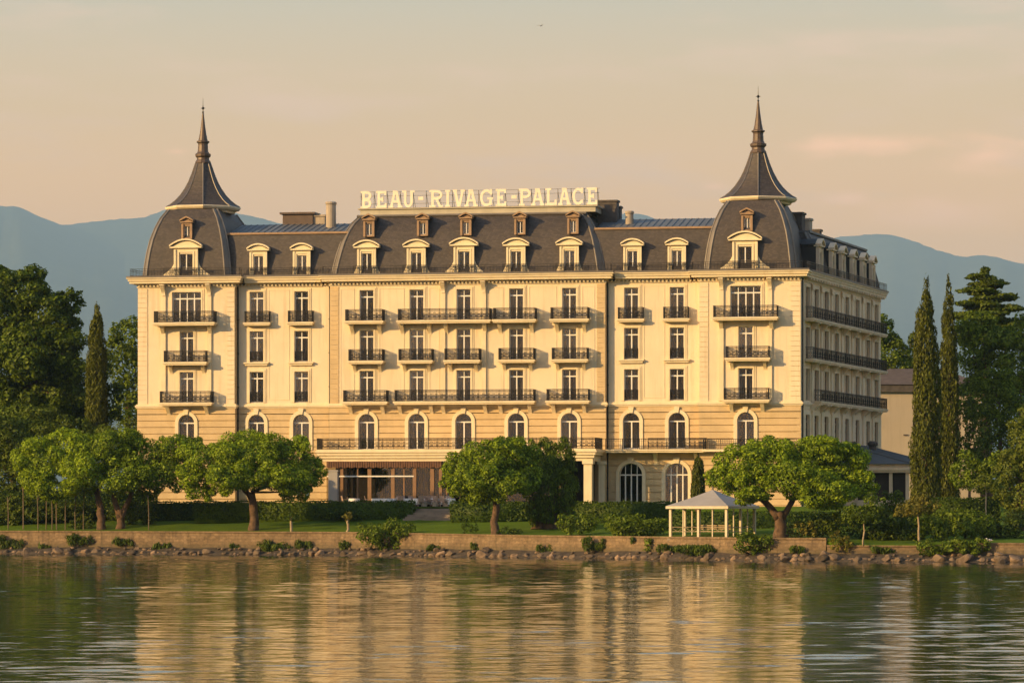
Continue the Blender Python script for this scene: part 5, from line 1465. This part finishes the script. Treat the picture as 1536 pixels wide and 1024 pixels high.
RL = 'grey-brown boulder lying at the waterline below the stone lake wall'
def boulder(px, off, z, w):
    p_ = at(px, wall_d(px) + off)
    o = bpy.data.objects.new('boulder', rnd.choice(protos)); col.objects.link(o)
    o.location = (p_.x, p_.y, z); o.scale = (w, w * rnd.uniform(.7, 1.0), w * rnd.uniform(.55, .8)); o.rotation_euler = (rnd.uniform(-.3, .3), rnd.uniform(-.3, .3), rnd.uniform(0, 6.28))
    tag(o, RL, 'boulder', 'boulders along the waterline')
while px < 1548:
    w = rnd.choice((.22, .28, .34, .40, .46, .60)) * rnd.uniform(.85, 1.1)
    if px > 1180: w *= 1.12
    boulder(px, -1.75 + rnd.uniform(-.2, .2), w * .28, w)
    if rnd.random() < .55: boulder(px + rnd.uniform(-6, 6), -1.0, .42 + rnd.uniform(-.1, .15), w * rnd.uniform(.5, .8))
    if rnd.random() < .14: boulder(px + rnd.uniform(-6, 6), -2.3, .02, w * rnd.uniform(.35, .6))
    px += w * 2 * F / 310 * 0.74
# strip of earth and pebbles under the stones
mb = MB(); pxs_ = list(range(-60, 1610, 15)); V = []
for p_ in pxs_:
    for off, z in ((-2.7, -.25), (-1.9, .12), (-1.1, .40), (-.35, .62)):
        q = at(p_, wall_d(p_) + off + rnd.uniform(-.15, .15)); V.append((q.x, q.y, z + rnd.uniform(-.07, .07)))
fs = [(i * 4 + k, (i + 1) * 4 + k, (i + 1) * 4 + k + 1, i * 4 + k + 1) for i in range(len(pxs_) - 1) for k in range(3)]
mb.add(V, fs); tag(link('shore_ground', mb.mesh('shore_ground', basic('wet_earth', (0.062, 0.046, 0.030), 0.9, 0.5, 1.6, bmp=0.8, bscale=4))), kind='structure')

# ================================================================== SMALL THINGS
# pavilion on the wall
gdir = at(1120, wall_d(1120)) - at(1020, wall_d(1020)); gang = 0.3 * math.atan2(gdir.y, gdir.x) + 0.7 * math.atan2(d1.y, d1.x) - R_(3)
gd_ = 300.6; gc = at(1069, gd_)
gz = 1.86; gs = 2.55
gaz = thing('pavilion', (gc.x, gc.y, gz), 'open white waterside pavilion with a pyramid roof and slim posts', 'pavilion', None, gang)
mb = MB(); e = gs + .3
mb.add([(-e, -e, 2.5), (e, -e, 2.5), (e, e, 2.5), (-e, e, 2.5), (-e * .42, -e * .42, 3.22), (e * .42, -e * .42, 3.22), (e * .42, e * .42, 3.22), (-e * .42, e * .42, 3.22), (0, 0, 3.85)],
       [(0, 1, 5, 4), (1, 2, 6, 5), (2, 3, 7, 6), (3, 0, 4, 7), (4, 5, 8), (5, 6, 8), (6, 7, 8), (7, 4, 8), (3, 2, 1, 0)])
rf = link('roof', mb.mesh('roof', TENT), gaz)
fb = MB(); fb.lathe(0, 0, [(.07, 3.8), (.09, 3.95), (.04, 4.02), (.03, 4.1), (.1, 4.16), (.1, 4.22), (.02, 4.34)], 8); link('finial', fb.mesh('finial', ZINC), rf)
fa = MB()
for a in ((-e, e, -e - .02, -e + .06), (-e, e, e - .06, e + .02)): fa.box(a[0], a[1], a[2], a[3], 2.28, 2.495)
for a in ((-e - .02, -e + .06), (e - .06, e + .02)): fa.box(a[0], a[1], -e + .062, e - .062, 2.281, 2.495)
link('fascia', fa.mesh('fascia', PALEPOST), gaz)
for sx, sy, r in ((-1, -1, .1), (1, -1, .1), (-1, 1, .1), (1, 1, .1), (0, -1, .09), (1, 0, .09), (-1, 0, .09), (0, 1, .09), (-.55, -1, .04), (.5, -1, .04), (1, -.5, .04), (1, .5, .04), (-1, .5, .04), (.5, 1, .04), (-.5, 1, .04)):
    q = MB(); q.box(sx * gs - r, sx * gs + r, sy * gs - r, sy * gs + r, 0, 2.3); link('post', q.mesh('post', PALEPOST), gaz)
rl = MB()
for (xa, ya), (xb, yb_) in (((-gs, -gs), (gs, -gs)), ((gs, -gs), (gs, gs)), ((gs, gs), (-gs, gs)), ((-gs, gs), (-gs, -gs))):
    for z_ in (.42, .78): rl.tube([(xa, ya, z_), (xb, yb_, z_)], .028, 5)
    for k in range(8):
        a = Vector((xa, ya, 0)).lerp(Vector((xb, yb_, 0)), k / 8); b_ = Vector((xa, ya, 0)).lerp(Vector((xb, yb_, 0)), (k + 1) / 8)
        rl.tube([(a.x, a.y, .42 if k % 2 else .78), (b_.x, b_.y, .78 if k % 2 else .42)], .018, 4)
link('railing', rl.mesh('railing', POLE), gaz)
fl = MB(); fl.box(-gs - .2, gs + .2, -gs - .2, gs + .2, -.3, .0); link('floor', fl.mesh('floor', PATHM), gaz)
bn = thing('garden_bench', gc + Vector((0, 0, gz)), 'long slatted wooden bench standing inside the white pavilion', 'bench', None, gang)
q = MB()
for k in range(4): q.box(-1.5, 1.5, -.25 + k * .13, -.15 + k * .13, .42, .46)
link('seat', q.mesh('seat', POLE), bn)
q = MB()
for k in range(3): q.box(-1.5, 1.5, .27, .30, .58 + k * .14, .68 + k * .14)
link('backrest', q.mesh('backrest', POLE), bn)
for sx in (-1.3, 1.3):
    for sy in (-.2, .24):
        q = MB(); q.box(sx - .04, sx + .04, sy - .03, sy + .03, 0, .42 if sy < 0 else .95); link('leg', q.mesh('leg', POLE), bn)
# terrace tables under white cloths
def table_proto(loc, label):
    t = thing('dining_table', loc, label, 'table', 'cloth-covered tables on the hotel terrace')
    c_ = MB(); n = 20; prof_ = [(.52, .74), (.55, .70), (.57, .45), (.60, .18)]
    for i, (r, z) in enumerate(prof_): pass
    V = []
    for r, z in prof_:
        for k in range(n): V.append(((r + (.03 * math.cos(5 * 2 * math.pi * k / n) if z < .7 else 0)) * math.cos(2 * math.pi * k / n), (r + (.03 * math.cos(5 * 2 * math.pi * k / n) if z < .7 else 0)) * math.sin(2 * math.pi * k / n), z))
    c_.add(V, [(i * n + k, (i + 1) * n + k, (i + 1) * n + (k + 1) % n, i * n + (k + 1) % n) for i in range(3) for k in range(n)] + [tuple(range(n))])
    link('tablecloth', c_.mesh('tablecloth', CLOTH), t)
    l = MB(); l.lathe(0, 0, [(.3, 0), (.28, .04), (.05, .08), (.05, .72)], 10); link('pedestal', l.mesh('pedestal', IRON), t)
    return t
def chair_proto(loc, label):
    t = thing('terrace_chair', loc, label, 'chair', 'wicker chairs on the hotel terrace')
    q = MB(); q.box(-.24, .24, -.24, .24, .42, .48); link('seat', q.mesh('seat', WICKER), t)
    q = MB(); q.add([(-.24, .2, .48), (.24, .2, .48), (.27, .32, .98), (-.27, .32, .98), (-.24, .25, .48), (.24, .25, .48), (.27, .37, .98), (-.27, .37, .98)], [(0, 1, 2, 3), (7, 6, 5, 4), (3, 2, 6, 7), (1, 0, 4, 5), (0, 3, 7, 4), (2, 1, 5, 6)]); link('backrest', q.mesh('backrest', WICKER), t)
    for sx in (-1, 1):
        q = MB(); q.box(sx * .25 - .025, sx * .25 + .025, -.2, .26, .62, .67); link('armrest', q.mesh('armrest', WICKER), t)
        for sy in (-1, 1):
            q = MB(); q.box(sx * .22 - .02, sx * .22 + .02, sy * .21 - .02, sy * .21 + .02, 0, .42); link('leg', q.mesh('leg', WICKER), t)
    return t
tp = None; cp = None
tspots = [(531, 'leftmost cloth-covered table before the restaurant glass'), (566, 'cloth-covered table below the second brown post'), (580, 'cloth-covered table left of the third brown post'), (590, 'cloth-covered table below the third brown post'),
          (608, 'cloth-covered table right of the third brown post'), (628, 'left cloth-covered table at the head of the steps'), (645, 'middle cloth-covered table at the head of the steps'), (662, 'right cloth-covered table at the head of the steps'), (674, 'cloth-covered table partly behind the round tree')]
for i, (px, lab) in enumerate(tspots):
    Y = -6.6 - (i % 3) * .5; p_ = Vector((X(px, Y), Y, Z0))
    if tp is None: tp = table_proto(p_, lab); o = tp
    else: o = dup(tp, lab)
    o.location = p_
    for k, ang in enumerate((rnd.uniform(0, 1), rnd.uniform(2.6, 3.6)) if px > 600 else (rnd.uniform(0, 6.28),)):
        q = p_ + Vector((-math.sin(ang), math.cos(ang), 0)) * .85
        cl_ = 'wicker chair drawn up to a white-clothed terrace table'
        if cp is None: cp = chair_proto(q, cl_); c_ = cp
        else: c_ = dup(cp)
        c_.location = q; c_.rotation_euler = (0, 0, ang)
# folded parasols
ps = None
for px, lab in ((448, 'left of two folded white parasols behind the left hedge'), (461, 'right of two folded white parasols behind the left hedge')):
    p_ = Vector((X(px, -6.5), -6.5, Z0))
    if ps is None:
        ps = thing('folded_parasol', p_, lab, 'parasol', 'folded parasols on the terrace')
        q = MB(); q.lathe(0, 0, [(.06, .9), (.17, 1.05), (.15, 1.6), (.10, 2.1), (.03, 2.35)], 10); link('canopy', q.mesh('canopy', CLOTH), ps)
        q = MB(); q.lathe(0, 0, [(.25, 0), (.25, .06), (.025, .08), (.025, 2.4)], 8); link('pole', q.mesh('pole', ZINC), ps)
        o = ps
    else: o = dup(ps, lab)
    o.location = p_
# steps and path before the terrace
mb = MB(); xa, xb = X(618, -9.5), X(684, -9.5)
for k in range(6): mb.box(xa - k * .12, xb + k * .12, -8.2 - .42 * (k + 1), -8.2 - .42 * k, 2.6, 4.28 - .18 * (k + 1))
tag(link('terrace_steps', mb.mesh('terrace_steps', PATHM)), kind='structure')
# flower boxes at the head of the steps
FG = 'pink flower tubs at the head of the steps'
for i, (px, lab) in enumerate(((636, 'leftmost tub of pink flowers above the steps'), (653, 'middle tub of pink flowers above the steps'), (670, 'rightmost tub of pink flowers above the steps'))):
    p_ = Vector((X(px, -7.9), -7.9, Z0))
    o = thing('flower_tub', p_, lab, 'flower tub', FG)
    q = MB(); q.lathe(0, 0, [(.28, 0), (.36, .35), (.38, .38), (.34, .4)], 12); link('tub', q.mesh('tub', FLUE), o)
    rng = np.random.default_rng(300 + i); V = leaf_quads([((0, 0, .55), (.5, .35, .25))], 90, .12, rng, aspect=.8)
    link('blossom', np_mesh('blossom', V, np.arange(len(V)).reshape(-1, 4), FLOWER if 'FLOWER' in globals() else WICKER), o)
# gull on the wall and one in the sky
def gull(loc, rz, label, flying):
    o = thing('gull', loc, label, 'bird', None, rz)
    q = MB(); prof_ = [(-.26, .02), (-.2, .05), (-.1, .085), (0, .095), (.1, .085), (.17, .055), (.21, .045), (.25, .055), (.29, .045), (.32, .012)]
    zc = [.20, .2, .2, .2, .21, .25, .29, .31, .31, .30]
    q.tube([(x_, 0, z_) for (x_, r), z_ in zip(prof_, zc)], [r for _, r in prof_], 10)
    q.tube([(.31, 0, .30), (.37, 0, .29)], [.014, .004], 6)
    if not flying:
        for s_ in (-1, 1): q.tube([(0, s_ * .03, .13), (.01, s_ * .03, 0)], .008, 5)
    link('body', q.mesh('body', FEATHER, True), o)
    if flying: o.scale = (0.6, 0.6, 0.6)
    for s_ in (-1, 1):
        w = MB()
        if flying: V = [(.1, s_ * .06, .22), (.12, s_ * .35, .36), (.0, s_ * .72, .30), (-.08, s_ * .40, .34), (-.08, s_ * .06, .22)]
        else: V = [(.12, s_ * .085, .24), (.0, s_ * .1, .25), (-.34, s_ * .03, .2), (-.1, s_ * .1, .16), (.08, s_ * .095, .17)]
        w.add(V + [(a, b_, c_ - .012) for a, b_, c_ in V], [tuple(range(5)), tuple(range(9, 4, -1))] + [(i, (i + 1) % 5, 5 + (i + 1) % 5, 5 + i) for i in range(5)])
        link('wing', w.mesh('wing', FLUE if not flying else CHIM), o)
pg = at(1484, wall_d(1484) - .05); gull((pg.x, pg.y, 1.5), R_(150), 'white gull sitting on the low wall at the right', False)
pg = at(811, 330); gull((pg.x, pg.y, zz(37, 330) - .25), R_(60), 'lone gull flying high in the sky above the roof sign', True)
# plain house behind the cypresses
hd = 415.0; ha, hb = at(1296, hd), at(1473, hd)
house = thing('house', ((ha.x + hb.x) / 2, (ha.y + hb.y) / 2, 4.3), 'plain cream house with a dark hipped roof behind the two cypresses', 'house', None, A + R_(4))
W2 = (hb - ha).length / 2; ze = zz(588, hd) - 4.3; zr = zz(553, hd + 5) - 4.3
mb = MB(); mb.box(-W2, W2, 0, 11, -.3, ze); mb.box(-W2 - .04, W2 + .04, -.05, -.002, ze * .33, ze * .33 + .12); link('wall', mb.mesh('wall', HOUSEW), house)
mb = MB(); mb.box(-W2 - .35, W2 + .35, -.35, 11.3, ze + .002, ze + .85); eav = mb
link('eaves', mb.mesh('eaves', CHIM), house)
mb = MB(); a = W2 + .5
mb.add([(-a, -.5, ze + .853), (a, -.5, ze + .853), (a, 11.5, ze + .853), (-a, 11.5, ze + .853), (-a + 4.2, 4.8, zr), (a - 4.2, 4.8, zr)], [(0, 1, 5, 4), (1, 2, 5), (2, 3, 4, 5), (3, 0, 4), (3, 2, 1, 0)])
link('roof', mb.mesh('roof', HOUSER), house)
for px_, z_ in ((-2.0, ze * .62),):
    mb = MB(); mb.box(px_ - .25, px_ + .25, -.1, -.003, z_, z_ + .12); link('vent', mb.mesh('vent', CHIM), house)

# ================================================================== THE AIR
HAZE = True
if HAZE:
    m = bpy.data.materials.new('haze_air'); m.use_nodes = True; nt = m.node_tree
    nt.nodes.remove(nt.nodes['Principled BSDF'])
    pv = nt.nodes.new('ShaderNodeVolumePrincipled')
    pv.inputs['Color'].default_value = (0.40, 0.66, 0.97, 1)
    pv.inputs['Density'].default_value = 5.4e-5
    pv.inputs['Anisotropy'].default_value = 0.0
    nt.links.new(pv.outputs[0], nt.nodes['Material Output'].inputs['Volume'])
    mb = MB(); 
    c4 = [cpt(-24000, -24000), cpt(24000, -24000), cpt(24000, 38000), cpt(-24000, 38000)]
    mb.slab([(p_[0], p_[1]) for p_ in c4], -2.0, 2750.0)
    tag(link('haze', mb.mesh('haze', m)), kind='stuff')
